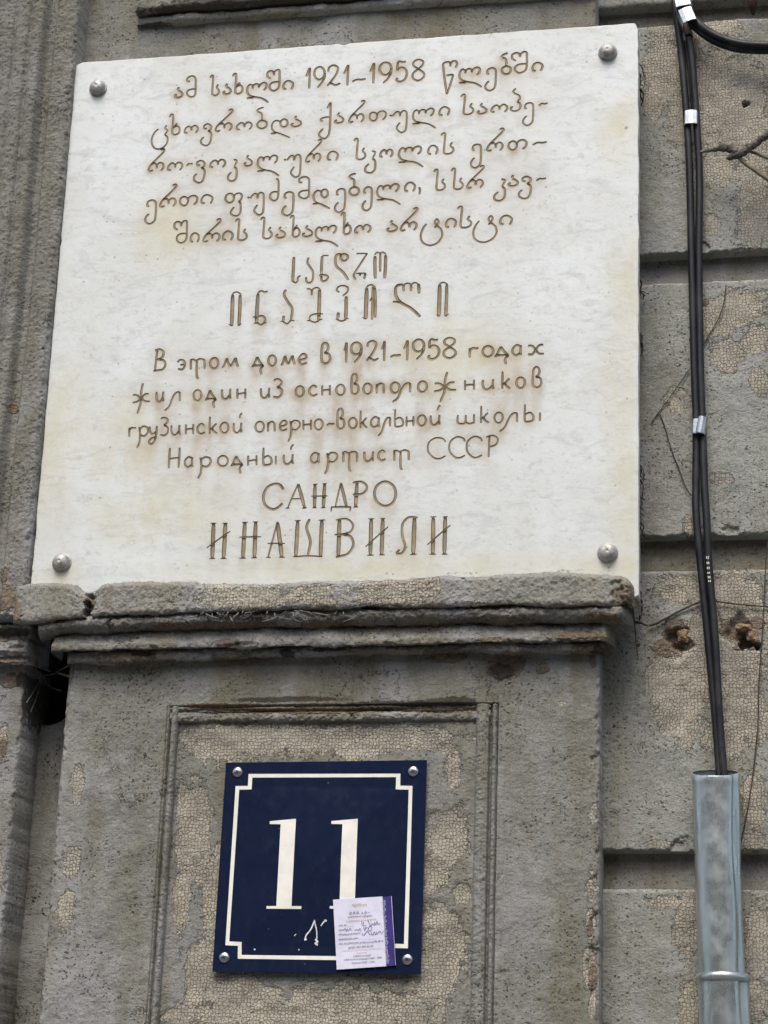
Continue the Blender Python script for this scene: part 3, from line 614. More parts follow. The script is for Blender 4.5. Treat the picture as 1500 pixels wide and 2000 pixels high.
# glyphs: strokes on a unit x-height, baseline 0, y up; a stroke starting with 'o' is a closed ring (cx, cy, rx, ry)
G = {
'ა': [[(.38,.96),(.27,.70),(.48,.56),(.70,.36),(.68,.12),(.38,0),(.10,.04),(.02,.2),(.18,.30)]],
'მ': [[(.30,1.42),(.08,1.42),(.08,1.72),(.48,1.86),(.80,1.66),(.82,1.1),(.8,.3),(.66,.05),(.34,0),(.06,.2),(.06,.5),(.3,.66),(.8,.68)]],
'ს': [[(0,1.60),(.14,1.8),(.28,1.72),(.25,1.05),(.19,.2),(.30,.02),(.60,.0),(.84,.18),(.84,.45),(.66,.7),(.78,.98)]],
'ხ': [[(0,1.58),(.18,1.8),(.36,1.74),(.35,1.1),(.28,.18),(.36,.03),(.62,-.02),(.94,.12),(1.02,.42),(.86,.70),(.58,.72),(.36,.56)],[(.5,.72),(.62,.84),(.76,1.0)]],
'ლ': [[(1.64,.10),(1.85,.28),(1.93,.55),(1.8,.74),(1.55,.76),(1.28,.60),(1.16,.36)],[(1.24,.52),(1.0,.70),(.7,.62),(.56,.32)],
      [(.62,.55),(.34,.70),(.12,.5),(.05,.08),(.25,-.26),(.72,-.44),(1.45,-.62),(2.1,-1.02)],[(.0,-.50),(.4,-.50),(.75,-.44)]],
'შ': [[(.32,1.14),(.04,1.34),(.04,1.70),(.32,1.84),(.58,1.72),(.64,1.44)],[(.62,1.64),(.88,1.88),(1.12,1.84),(1.16,1.5),(1.14,.58),(1.0,.18),(.6,.02),(.3,.2),(.24,.54),(.52,.78),(1.12,.82)]],
'ი': [[(.30,.10),(.06,.12),(.02,.42),(.22,.72),(.54,.8),(.88,.6),(.92,.34),(.76,.02)]],
'წ': [[(1.25,.88),(1.38,1.22),(1.26,1.45),(1.0,1.48),(.80,1.31),(.73,1.0)],[(.77,1.34),(.48,1.45),(.10,1.34),(.06,1.0),(.2,-.14),(.40,-1.45)],[(.40,-1.45),(.70,-.70),(1.03,.28)],[(1.03,.28),(.34,.25)]],
'ე': [[(.40,.14),(.22,.20),(.28,.52),(.62,.64),(.94,.55),(1.04,.2),(.99,-.85),(.84,-1.2),(.48,-1.38),(.13,-1.26),(.02,-.98),(.16,-.7),(.38,-.5)]],
'ბ': [[(.65,1.9),(.18,1.76),(.05,1.56),(.33,1.43),(.48,1.24),(.48,.70)],['o',.49,.35,.44,.36]],
'ც': [[(.64,.6),(.25,.2),(.05,-.4),(.2,-.98),(.59,-1.22),(1.08,-1.08),(1.40,-.68),(1.42,-.22),(1.18,.04)],[(1.18,.04),(1.42,.33),(1.24,.62),(1.34,.88)]],
'ო': [[(.27,.06),(.03,.10),(.10,.44),(.40,.64),(.62,.46),(.66,.22)],[(.64,.42),(.92,.66),(1.2,.52),(1.24,.24),(1.03,0)]],
'ვ': [[(.58,.34),(.34,.34),(.34,.6),(.66,.72),(.96,.52),(.92,.22),(.66,.10)],[(.68,.12),(.95,-.1),(.98,-.5),(.83,-1.0),(.5,-1.2),(.1,-1.03),(.02,-.7),(.27,-.38)]],
'რ': [[(1.20,1.80),(1.46,1.90),(1.57,1.76),(1.40,1.54),(.83,1.08),(.2,.55),(0,.15),(.16,.02),(.42,.12)],[(.28,.60),(.55,.72),(.76,.54),(.82,.24)],[(.78,.48),(1.1,.70),(1.40,.60),(1.47,.28),(1.22,.0)]],
'დ': [['o',1.22,.34,.33,.35],[(.88,.52),(.5,.62),(.2,.42),(.1,.05),(.3,-.35),(.90,-.60),(1.76,-1.0)],[(0,-.52),(.28,-.50),(.5,-.48)]],
'ქ': [[(.36,.28),(.17,.34),(.21,.52),(.53,.62),(.92,.62)],[(.76,1.40),(1.04,1.88),(1.05,1.2),(.98,-.35),(.84,-1.03),(.5,-1.28),(.1,-1.12),(.02,-.78),(.36,-.37)]],
'თ': [['o',.39,.38,.36,.38],[(.72,.53),(.97,.76),(1.34,.80),(1.58,.58),(1.5,.22),(1.24,.04)]],
'უ': [[(0,.42),(.26,.30),(.6,.60),(.84,.65),(1.0,.42),(1.0,.22)],[(1.0,.43),(1.24,.69),(1.52,.66),(1.64,.36),(1.6,-.73),(1.47,-1.10),(1.12,-1.22),(.80,-1.02),(.69,-.73),(1.0,-.3)]],
'პ': [[(.54,2.05),(.28,1.82),(.42,1.60),(.79,1.42),(.94,1.18),(.82,.95),(.66,.83)],[(.66,.83),(.90,.68),(1.0,.4),(.85,.12),(.45,0),(.11,.09),(.02,.3),(.24,.43)]],
'კ': [[(.62,.66),(.92,.5),(.68,0)],[(.68,0),(.90,-.25),(.88,-.93),(.55,-1.22),(.12,-1.12),(.06,-.78),(.37,-.43)]],
'ფ': [['o',.42,.41,.39,.40],[(.80,.56),(1.08,.78),(1.44,.74),(1.55,.45),(1.38,.14),(1.18,.08)],[(1.32,.10),(1.43,-.22),(1.38,-.92),(1.03,-1.16),(.6,-1.03),(.54,-.73),(.82,-.37)]],
'ძ': [[(.66,1.88),(.88,1.74),(.94,1.34),(.88,.3),(.62,0),(.22,.04),(.02,.34),(.17,.65),(.52,.75),(.88,.70)]],
'ტ': [[(.53,.50),(.19,.02),(.02,-.56),(.23,-1.12),(.88,-1.38),(1.57,-1.16),(1.95,-.65),(1.88,-.09),(1.48,.30),(1.30,.60),(1.48,.84),(1.64,.60),(1.46,.28),(1.26,.12)]],
',': [[(.0,.25),(.25,.32),(.35,.1),(.22,-.25)]],
'-': [[(0,.32),(.35,.5),(.65,.46),(1.0,.52)]],
# figures
'1': [[(0,1.15),(.18,1.5),(.38,1.98)],[(.42,1.98),(.36,1.0),(.32,0)]],
'9': [['o',.58,1.36,.54,.60],[(1.12,1.36),(1.10,.98),(.85,.45),(.38,.0)]],
'2': [[(.10,1.45),(.2,1.85),(.6,2.03),(.98,1.78),(.88,1.25),(.45,.6),(0,.10)],[(.02,.14),(.32,.34),(.78,.12),(1.22,.30)]],
'5': [[(1.0,1.92),(.7,1.86),(.4,1.96),(.18,1.90)],[(.18,1.90),(.12,1.12)],[(.12,1.12),(.5,1.34),(.9,1.2),(1.1,.75),(.9,.22),(.45,0),(.08,.15),(.15,.42)]],
'8': [[(.58,1.12),(.18,1.42),(.16,1.78),(.55,2.0),(.98,1.82),(.95,1.45),(.58,1.12),(.12,.72),(.12,.25),(.56,0),(1.02,.24),(1.06,.66),(.58,1.12)]],
# Russian hand
'в': [[(.34,1.04),(.66,1.18),(.80,1.55),(.68,1.90),(.40,2.0),(.14,1.75),(.08,1.2),(.06,.45),(.18,.1),(.55,-.02),(.92,.18),(1.0,.55),(.80,.92),(.36,1.02)]],
'В': [[(.42,2.0),(.28,1.0),(.18,.05)],[(.16,2.0),(.62,2.08),(1.0,1.84),(.98,1.42),(.72,1.15),(.34,1.08)],[(.60,1.10),(1.05,.95),(1.22,.52),(.95,.12),(.50,.02),(0,0)]],
'э': [[(.03,.74),(.28,.98),(.66,.86),(.76,.45),(.50,.04),(.06,.12)],[(.28,.50),(.72,.52)]],
'т': [[(.12,.0),(.12,.9)],[(0,.88),(.30,.98),(.62,.84),(.98,.98),(1.36,.90),(1.46,.66),(1.46,0)],[(.70,.82),(.70,-.6),(.84,-.98)]],
'о': [['o',.48,.5,.47,.52]],
'м': [[(0,.02),(.22,.24),(.50,.95)],[(.50,.95),(.66,.45),(.92,.10)],[(.92,.10),(1.15,.45),(1.45,.95)],[(1.45,.95),(1.58,.4),(1.72,.02)]],
'д': [[(.52,.98),(.32,.5),(.12,.08)],[(.52,.98),(.78,.5),(1.14,.10)],[(0,-.06),(.14,.12),(.6,.10),(1.22,.12)],[(1.22,.12),(.90,-.28),(.98,-.80)]],
'е': [[(.06,.46),(.50,.50),(.80,.66),(.72,.94),(.40,1.0),(.08,.68),(.06,.28),(.34,.0),(.88,.16)]],
'г': [[(.12,0),(.12,.92)],[(.12,.62),(.42,.90),(.72,.82),(.95,.92)]],
'а': [[(.84,.90),(.42,1.0),(.06,.66),(.08,.2),(.42,.0),(.80,.24)],[(.88,1.0),(.84,.30),(.92,.0)]],
'х': [[(0,.92),(.35,.90),(.62,.52),(.90,.10),(1.30,.08)],[(1.25,.98),(.90,.90),(.62,.48),(.35,.06),(.02,.10)]],
'ж': [[(1.13,1.87),(.95,.95),(.90,-.10),(.55,-1.1)],[(.1,.75),(.50,.70),(.82,.38),(.55,.08),(.05,-.03)],[(1.75,.8),(1.35,.75),(1.06,.40),(1.35,.08),(1.87,.05)]],
'и': [[(.05,.98),(.06,.36),(.22,.04),(.55,.02),(.90,.40)],[(.94,1.0),(.90,.35),(.96,0)]],
'л': [[(1.6,.0),(1.6,.92)],[(1.6,.88),(1.22,.84),(.88,.40),(.48,-.50),(0,-.88)]],
'н': [[(.05,1),(.05,0)],[(.86,1),(.86,0)],[(.05,.48),(.86,.54)]],
'з': [[(.05,1.66),(.36,1.80),(.76,1.60),(.72,1.25),(.34,1.0)],[(.36,1.02),(.76,.80),(.80,.32),(.46,0),(.0,.10)]],
'с': [[(.84,.80),(.50,1.0),(.10,.72),(.08,.28),(.46,0),(.92,.18)]],
'п': [[(.10,0),(.10,.95)],[(.10,.62),(.42,.96),(.76,.86),(.84,.5),(.84,0)]],
'к': [[(.12,1.72),(.10,0)],[(.10,.38),(.45,.62),(.84,1.0)],[(.36,.56),(.56,.22),(.92,0)]],
'й': [[(.05,.98),(.06,.36),(.22,.04),(.55,.02),(.90,.40)],[(.94,1.0),(.90,.35),(.96,0)],[(.74,1.42),(.84,1.75),(1.02,1.95)]],
'р': [[(.22,.98),(.32,.2),(.24,-.6),(0,-1.12)],[(.24,.62),(.60,.98),(1.06,.86),(1.14,.42),(.80,.04),(.34,.14)]],
'у': [[(0,.96),(.10,.42),(.40,.14),(.72,.40)],[(.86,1.0),(.80,.2),(.56,-.56),(.18,-.84),(-.04,-.58),(.24,-.24),(.80,-.10)]],
'ш': [[(.05,.92),(.04,.18),(.34,.02),(.66,.12),(.70,.90)],[(.70,.20),(.98,.0),(1.32,.12)],[(1.38,.95),(1.38,.0)]],
'ь': [[(.10,1.75),(.08,.16),(.42,.0),(.90,.12),(.94,.55),(.60,.88),(.12,.72)]],
'ı': [[(.1,.85),(.1,.0)]],
'Н': [[(.12,2.0),(.06,1.0),(0,0)],[(1.12,2.0),(1.08,1.0),(1.0,0)],[(.05,.92),(1.08,.98)]],
'С': [[(1.0,1.55),(.86,1.88),(.5,1.98),(.14,1.55),(.10,.7),(.42,.08),(.72,.02),(1.0,.25)]],
'Р': [[(.30,2.0),(.26,1.0),(.22,0)],[(.0,1.88),(.55,2.02),(1.0,1.75),(.95,1.25),(.62,1.02),(.28,1.0)]],
}
def line(pts):
    (xa, ya), (xb, yb) = pts
    return lambda x: ya + (yb - ya) * (x - xa) / (xb - xa)
LINES = [
 (21.7, 4.6, line([(345,191.5),(1000,144)]), [('ა',340.7,357.4),('მ',364.3,384),('ს',409,429),('ა',435,452),('ხ',452.4,475.6),('ლ',480,526),('შ',521,548),('ი',552,574)]),
 (20.4, 4.8, line([(345,191.5),(1000,144)]), [('1',596,607.7),('9',612,636),('2',637,666.7),('1',670,682.6),('-',686,712.6),('1',721,733),('9',739.5,766),('5',773,796.6),('8',805,829.6)]),
 (21.7, 4.6, line([(345,191.5),(1000,144)]), [('წ',864,894.5),('ლ',894.5,942.8),('ე',946,970.4),('ბ',978.5,999.5),('შ',999,1031),('ი',1038.6,1061)]),
 (21.8, 4.0, line([(340,263),(1006,217.5)]), [('ც',294.5,328.6),('ხ',329.5,352.5),('ო',359.3,387.7),('ვ',391,414.3),('რ',419.7,456),('ო',461,493),('ბ',500.7,523),('დ',527,568),('ა',568,589),
    ('ქ',622,647.3),('ა',653,671.6),('რ',680.5,713.5),('თ',720.4,755.5),('უ',759.3,796),('ლ',804,852.5),('ი',857,878.7),('ს',898.7,925.3),('ა',931.7,951.3),('ო',958.7,992),('პ',996,1018.4),('ე',1020,1043.3),('-',1050.7,1068)]),
 (22.6, 4.2, line([(300,335.3),(1003,292.7)]), [('რ',289,322.7),('ო',326.7,357.3),('-',363,374.7),('ვ',377.3,401.3),('ო',409.3,441.3),('კ',444,464),('ა',476,493.3),('ლ',500.8,546.7),('უ',553.3,588.8),('რ',596,629.3),('ი',638.7,661.3),
    ('ს',690,714.7),('კ',712,734.7),('ო',741.3,768),('ლ',776.5,828),('ი',835,856),('ს',860,886.7),('ე',918,941.3),('რ',950,985.3),('თ',991.5,1030),('-',1038.7,1066.7)]),
 (22.6, 4.3, line([(320,404.4),(1000,363.5)]), [('ე',282,306.4),('რ',311.4,346.5),('თ',350,387),('ი',392,416.5),('ფ',438.8,474.3),('უ',481.8,517),('ძ',525.6,546),('ე',550,575),('მ',583,605.6),('დ',609,646),('ე',652.4,676),('ბ',681,703),('ე',706.4,728),('ლ',734,784),('ი',789.6,812),(',',816,822),
    ('ს',846,870),('ს',879.8,905),('რ',911,946.5),('კ',964,988),('ა',991.6,1012.4),('ვ',1012,1038.4),('-',1046,1065)]),
 (22.9, 4.3, line([(353,475.6),(988,440)]), [('შ',339.6,367),('ი',371,390),('რ',395.6,432.5),('ი',433.8,456),('ს',458.4,483),('ს',507.6,532),('ა',538,558),('ხ',565,587),('ა',590,611),('ლ',614,662),('ხ',664.7,686.6),('ო',692,725),
    ('ა',755,776.4),('რ',781.4,817),('ტ',820,865),('ი',869.7,892),('ს',892,921),('ტ',922.5,971.3),('ი',975.4,1001)]),
 (19.8, 4.6, line([(310,724),(1045,693)]), [('В',297.7,325),('э',345,363),('т',368.6,401.5),('о',408.6,428),('м',432,467),('д',491,516.7),('о',522.5,540.8),('м',547,577.5),('е',582.5,601.5),('в',626.3,646.6),
    ('1',671,679),('9',684,707.6),('2',714,741),('1',744.4,753.4),('-',760.4,781),('1',787.6,798.8),('9',805,830),('5',835.6,859.6),('8',866,891),('г',915.6,936.4),('о',941,965),('д',965,995.6),('а',1000,1020),('х',1029,1064.4)]),
 (19.8, 4.4, line([(280,786),(1049,757)]), [('ж',257,294.7),('и',304,321),('л',320,353),('о',376.5,395),('д',400,424),('и',432,452),('н',462,481),('и',508,528),('з',532,552),('о',576,595),('с',603,621.7),('н',627.6,646),('о',655,675),('в',684.8,702),('о',708,728),('п',734,751.3),('о',761.7,782),('л',765,803),('о',814.8,835.6),('ж',846,892.8),('н',906.6,927.4),('и',941.3,965.5),('к',979.4,998.5),('о',1007,1027),('в',1039,1059)]),
 (19.6, 4.0, line([(255,853),(1040,823)]), [('г',251,267),('р',266,290.6),('у',289.5,308),('з',311.6,329.6),('и',333.4,352.6),('н',361.6,379),('с',384.8,401.7),('к',408,425.8),('о',429,448),('й',455,474.4),('о',497.4,517.3),('п',522,538),('е',545.5,562.4),('р',561,587),('н',591,609),('о',613,632),('-',636.5,651.5),
    ('в',657.5,674),('о',680,698.6),('к',702.5,719),('а',723.5,742.4),('л',737,763.4),('ь',770,788.6),('н',792.5,809),('о',814.4,833.6),('й',839.6,861.5),('ш',892.4,927.5),('к',938,956),('о',964.4,983.6),('л',974,1011.5),('ь',1023.5,1043),('ı',1053,1056)]),
 (19.6, 4.2, line([(340,914),(955,893)]), [('Н',328,352.7),('а',360,378),('р',385,413),('о',424,446.7),('д',450,476),('н',483,502.7),('ь',512.7,531.7),('ı',537,539.5),('й',552.7,575),('а',606,625),('р',632.7,660),('т',666.7,699),('и',710,730.7),('с',738,755),('т',766,800)]),
 (20.6, 3.6, line([(340,914),(955,893)]), [('С',835,871.7),('С',876.7,910),('С',910.7,943),('Р',948,973)]),
]
# the two names, cut larger, each letter followed from the stone itself (crop scale, crop origin, strokes with their width)
def CR(s, ox, oy, letters):
    return [[(w_, [(ox + x / s, oy + y / s) for x, y in pts], cl) for (w_, pts, cl) in L] for L in letters]
def S(w_, *pts, c=False): return (w_, list(pts), c)
BIG = []
BIG += CR(6.52, 550, 480, [
 [S(5.8,(156,142),(150,300),(141,455)), S(3.4,(141,452),(175,472),(203,450),(208,408),(240,380))],
 [S(4.2,(342,150),(330,215),(365,275),(398,330),(400,405),(385,455),(345,475),(315,450),(312,400))],
 [S(3.2,(600,125),(520,125)), S(5.4,(518,130),(510,250),(508,365)), S(4.4,(478,378),(560,376),(590,405),(562,445),(515,448),(505,385))],
 [S(4.6,(795,108),(838,125),(840,165),(800,195),(760,175),(755,130),c=True), S(5.0,(765,112),(705,115),(686,180),(702,265),(780,335),(850,435))],
 [S(3.2,(950,102),(1095,98)), S(4.0,(1090,98),(1000,240),(918,362)), S(4.0,(918,362),(922,400),(945,430)), S(3.2,(945,352),(1075,350)), S(4.6,(1070,352),(1052,425)), S(3.6,(1000,352),(1000,388))],
 [S(6.0,(1193,418),(1188,260),(1190,130)), S(3.4,(1185,118),(1215,88),(1255,96),(1290,84),(1332,112)), S(6.0,(1325,120),(1322,270),(1312,415)), S(4.6,(1257,100),(1255,330))]])
BIG += CR(6.52, 430, 530, [
 [S(7.0,(160,300),(154,500),(148,700)), S(3.2,(150,312),(175,275),(215,265),(270,295)), S(6.4,(254,300),(250,500),(238,695)), S(2.4,(108,675),(150,692)), S(2.4,(235,688),(272,664))],
 [S(3.6,(605,250),(572,266),(520,250),(475,285)), S(6.8,(482,285),(470,480),(462,655)), S(2.6,(412,582),(470,580)), S(4.2,(485,572),(545,572),(572,610),(560,655),(515,682),(468,652)), S(2.4,(428,660),(468,664)), S(2.4,(560,652),(592,658))],
 [S(5.0,(838,232),(815,300),(870,400),(918,480),(905,615)), S(3.6,(905,618),(852,670),(800,640)), S(5.2,(803,640),(808,565)), S(2.4,(770,640),(800,636)), S(2.4,(905,628),(948,628))],
 [S(3.4,(1103,222),(1140,228),(1162,250),(1166,305)), S(3.4,(1166,300),(1180,232),(1235,208),(1278,238)), S(6.6,(1265,235),(1262,430),(1255,628)), S(3.2,(1308,542),(1200,545),(1150,570),(1142,622),(1200,650),(1258,632)), S(2.4,(1103,628),(1145,630)), S(2.4,(1260,620),(1302,610))]])
BIG += CR(5.77, 640, 530, [
 [S(3.4,(132,235),(103,215),(122,175),(175,162),(225,182),(225,230),(168,280)), S(6.6,(208,282),(208,420),(203,540)), S(3.4,(205,545),(150,562),(92,535)), S(6.0,(115,532),(120,462)), S(2.2,(205,540),(238,526))],
 [S(7.4,(440,190),(434,360),(428,540)), S(3.4,(432,195),(460,160),(500,155),(538,185)), S(5.2,(532,185),(538,350),(535,520)), S(4.6,(508,175),(506,360),(500,545)), S(2.4,(392,518),(430,540)), S(3.2,(475,335),(500,295))],
 [S(6.0,(1025,140),(1030,250)), S(3.4,(1025,150),(985,128),(942,148)), S(5.0,(940,150),(938,222)), S(3.4,(940,148),(900,135),(855,152)), S(4.6,(855,152),(856,225)), S(5.6,(850,150),(790,160),(765,200),(772,280),(822,350),(935,415),(1045,512)), S(3.8,(732,342),(775,345),(825,355))],
 [S(7.2,(1262,150),(1258,330),(1252,510)), S(3.2,(1255,148),(1300,125),(1350,142)), S(6.0,(1342,145),(1338,330),(1330,510)), S(2.4,(1222,490),(1252,495)), S(2.4,(1330,500),(1366,480))]])
BIG += CR(5.0, 500, 920, [
 [S(4.8,(270,180),(235,138),(185,126),(112,160),(72,245),(90,330),(160,375),(222,352),(260,315)), S(2.6,(245,128),(270,180))],
 [S(3.4,(412,125),(310,360)), S(6.4,(412,128),(475,360)), S(2.6,(352,272),(440,272)), S(2.4,(288,363),(328,362)), S(2.4,(450,363),(497,360))],
 [S(6.6,(576,132),(571,358)), S(6.6,(670,126),(658,356)), S(2.6,(540,246),(700,244)), S(2.4,(556,132),(600,128)), S(2.4,(648,126),(692,124)), S(2.4,(552,360),(592,358)), S(2.4,(634,358),(678,357))],
 [S(3.2,(828,115),(775,350)), S(6.0,(828,118),(885,350)), S(4.0,(733,353),(928,351)), S(3.0,(738,352),(734,396)), S(3.0,(925,352),(916,395))],
 [S(6.8,(987,112),(972,350)), S(4.4,(945,114),(1025,106),(1078,140),(1075,190),(1030,225),(945,230)), S(2.6,(952,352),(998,350))],
 [S(4.8,(1260,104),(1335,140),(1366,222),(1335,310),(1260,342),(1185,305),(1156,222),(1185,140),c=True)]])
BIG += CR(2.941, 390, 990, [
 [S(7.4,(80,95),(76,200),(72,295)), S(7.4,(148,95),(143,200),(137,295)), S(3.0,(40,236),(175,140)), S(2.2,(62,95),(96,94)), S(2.2,(130,95),(162,94)), S(2.2,(55,298),(90,296)), S(2.2,(120,297),(155,296))],
 [S(7.2,(260,90),(254,190),(248,293)), S(7.2,(322,88),(318,190),(314,290)), S(2.8,(228,174),(352,172)), S(2.2,(243,90),(278,88)), S(2.2,(305,87),(336,86)), S(2.2,(228,296),(266,294)), S(2.2,(297,293),(330,292))],
 [S(3.4,(447,85),(420,190),(393,288)), S(7.4,(447,90),(460,190),(472,288)), S(2.8,(390,210),(490,210)), S(2.2,(380,291),(408,290)), S(2.2,(455,290),(490,289))],
 [S(7.0,(563,82),(558,180),(552,283)), S(7.0,(702,78),(698,180),(694,285)), S(5.0,(632,70),(614,120),(636,200),(622,275)), S(2.8,(536,287),(620,282),(706,286)), S(2.2,(546,80),(580,79)), S(2.2,(682,77),(722,75))],
 [S(7.2,(803,75),(800,180),(796,282)), S(3.8,(785,76),(845,70),(880,102),(868,142),(820,158),(775,160)), S(4.8,(820,158),(868,172),(882,222),(848,272),(782,288))],
 [S(7.0,(985,70),(983,180),(980,275)), S(7.0,(1052,70),(1048,180),(1045,275)), S(3.0,(953,229),(1082,115)), S(2.2,(968,69),(1003,68)), S(2.2,(1038,68),(1066,66)), S(2.2,(962,279),(1000,277)), S(2.2,(1030,276),(1063,275))],
 [S(7.4,(1234,64),(1230,170),(1227,270)), S(4.4,(1252,62),(1200,62),(1166,100),(1164,165),(1180,225),(1165,264),(1132,268),(1148,245)), S(2.2,(1208,274),(1246,272))],
 [S(7.0,(1342,62),(1341,170),(1339,270)), S(7.0,(1411,60),(1408,170),(1405,270)), S(3.0,(1308,218),(1440,105)), S(2.2,(1325,58),(1360,57)), S(2.2,(1396,58),(1426,56)), S(2.2,(1320,272),(1358,272)), S(2.2,(1390,272),(1424,271))]])

def ring(cx, cy, rx, ry, n=14):
    return [(cx + rx * math.sin(2 * math.pi * k / n), cy + ry * math.cos(2 * math.pi * k / n)) for k in range(n)]
LET = []                                            # letters: list of (list of (width px, points px, closed))
rl = random.Random(3)
for U, sw, base, items in LINES:
    sl_ = (base(1000) - base(400)) / 600
    for ch, x0, x1 in items:
        st = G[ch]; xs = []
        for s_ in st:
            xs += [s_[1] - s_[3], s_[1] + s_[3]] if s_[0] == 'o' else [p[0] for p in s_]
        a, b_ = min(xs), max(xs); sx = (x1 - x0 - sw * .8) / max(b_ - a, .05) if b_ - a > .05 else 1
        if ch == '-': a, b_, sx = 0, 1, (x1 - x0)
        out = []
        jy = rl.uniform(-.5, .5)
        for s_ in st:
            cl = s_[0] == 'o'
            P = ring(*s_[1:]) if cl else s_
            q = []
            for gx, gy in P:
                x = x0 + sw * .4 + (gx - a) * sx
                q.append((x, base(x) + jy - gy * U + rl.uniform(-.22, .22)))
            out.append((sw * rl.uniform(.9, 1.06), q, cl))
        LET.append(out)
for L in BIG: LET.append(L)

SKEL = []                                            # per letter: (centre points (x,z), half widths, closed)
for L in LET:
    o = []
    for w_, pts, cl in L:
        c = crom(pts, 4 if len(pts) > 9 else 5, cl) if len(pts) > 2 or cl else crom(pts, 4)
        c = np.array(c); x, z = PZ(c[:, 0], c[:, 1]); P = np.stack([x, z], 1)
        if cl: P = P[:-1]
        n = len(P); hw = np.full(n, w_ * PX * .5 * 1.22)
        if not cl:
            tp = np.minimum(np.arange(n), np.arange(n)[::-1]); hw *= np.where(tp == 0, .72, np.where(tp == 1, .93, 1.0))
        o.append((P, hw, cl))
    SKEL.append(o)
def normals(P, cl):
    if cl: t = np.roll(P, -1, 0) - np.roll(P, 1, 0)
    else: t = np.gradient(P, axis=0)
    t /= np.linalg.norm(t, axis=1, keepdims=True) + 1e-12
    return np.stack([-t[:, 1], t[:, 0]], 1)
# the slab's face is triangulated round every cut stroke
verts2, faces_in = [], []
def outline(n=60):
    P = []
    cs = [np.array([p[0], p[2]]) for p in pc]
    nz_ = [n1(n + 1, 900 + k, 2) * .00035 for k in range(4)]
    for k in range(4):
        a, b_ = cs[k], cs[(k + 1) % 4]; d = (b_ - a) / np.linalg.norm(b_ - a); nn = np.array([d[1], -d[0]])
        for j in range(n):
            f = j / n; e = min(f, 1 - f) * np.linalg.norm(b_ - a); rr = .007
            ins = 0 if e > rr else (rr - math.sqrt(max(rr ** 2 - (rr - e) ** 2, 0))) * .55
            q = a + (b_ - a) * f + nn * (nz_[k][j] + ins)
            P.append(q)
    return P, cs
bd, cs4 = outline(90)
cen = np.mean(cs4, 0)
for (qx, qy, r) in [(672, 88, 5.5), (1243, 107, 6.5), (133, 382, 4), (118, 472, 3.5), (141, 212, 4), (1246, 640, 3)]:
    x, z = PZ(qx, qy); c = np.array([x, z])
    for i, p in enumerate(bd):
        d = np.linalg.norm(p - c)
        if d < r * PX * 1.2: bd[i] = p + (cen - p) / np.linalg.norm(cen - p) * (r * PX * 1.2 - d) * 1.0
nb = len(bd); verts2 += [tuple(p) for p in bd]; faces_in.append(list(range(nb))[::-1])
for o in SKEL:
    for P, hw, cl in o:
        N = normals(P, cl); b0 = len(verts2); n = len(P)
        for i in range(n):
            verts2.append(tuple(P[i] + N[i] * hw[i])); verts2.append(tuple(P[i] - N[i] * hw[i]))
        for i in range(n if cl else n - 1):
            a, b_ = b0 + 2 * i, b0 + 2 * ((i + 1) % n)
            faces_in.append([a, a + 1, b_ + 1, b_])
gx = np.arange(cs4[3][0] + .004, cs4[1][0] - .003, .0042); gz = np.arange(cs4[2][1] + .004, cs4[1][1] - .004, .0042)
rg = np.random.default_rng(5)
gxx, gzz = np.meshgrid(gx, gz)
e0 = (cs4[0] - cs4[3])
lx = cs4[3][0] + (gzz - cs4[3][1]) / e0[1] * e0[0]
tz = cs4[0][1] + (gxx - cs4[0][0]) / (cs4[1][0] - cs4[0][0]) * (cs4[1][1] - cs4[0][1])
ok = (gxx > lx + .004) & (gzz < tz - .004)
jit = rg.uniform(-.0008, .0008, (2,) + gxx.shape)
verts2 += [(float(a), float(b_)) for a, b_ in zip((gxx + jit[0])[ok], (gzz + jit[1])[ok])]
res = delaunay_2d_cdt([Vector(v) for v in verts2], [], faces_in, 1, 1e-7)
rv, rf, of = res[0], res[2], res[5]
# (very thin strips can leak in the triangulation: they are recognised and tested by hand)
cnt = {}
for o in of:
    for q in o: cnt[q] = cnt.get(q, 0) + 1
leak = {q for q, c in cnt.items() if c > .5 * len(of)}
R2 = np.array([(v[0], v[1]) for v in rv])
tri = np.array([list(f)[:3] for f in rf]); C2 = R2[tri].mean(1)
inl = np.zeros(len(rf), bool)
for q in leak - {0}:
    Q = np.array([verts2[i] for i in faces_in[q]]); sg_ = []
    for k in range(4):
        a, b_ = Q[k], Q[(k + 1) % 4]; sg_.append((b_[0] - a[0]) * (C2[:, 1] - a[1]) - (b_[1] - a[1]) * (C2[:, 0] - a[0]))
    sg_ = np.array(sg_); inl |= (sg_ >= -1e-12).all(0) | (sg_ <= 1e-12).all(0)
keep = [tuple(f) for i, (f, o) in enumerate(zip(rf, of)) if not (set(o) - leak) and not inl[i]]
# stain field: brown rust-wash bleeding out of and running down from the letters
st_ = .0016
sxn = int((cs4[1][0] - cs4[3][0] + .06) / st_); szn = int((cs4[1][1] - cs4[2][1] + .06) / st_)
sx0, sz0 = cs4[3][0] - .03, cs4[2][1] - .03
Lm = np.zeros((szn, sxn))
for o in SKEL:
    for P, hw, cl in o:
        for p, h_ in zip(P, hw):
            i, j = int((p[1] - sz0) / st_), int((p[0] - sx0) / st_)
            if 0 <= i < szn and 0 <= j < sxn: Lm[i, j] += h_ / .0016
def gbl(A, s):
    fz = np.fft.fftfreq(A.shape[0])[:, None]; fx = np.fft.rfftfreq(A.shape[1])[None, :]
    return np.fft.irfft2(np.fft.rfft2(A) * np.exp(-2 * (math.pi * s) ** 2 * (fz ** 2 + fx ** 2)), A.shape)
near = np.clip(gbl(Lm, 2.6) * 3.0, 0, 1)
drip = gbl(Lm, 2.2); acc = np.zeros_like(drip); run = np.zeros(sxn)
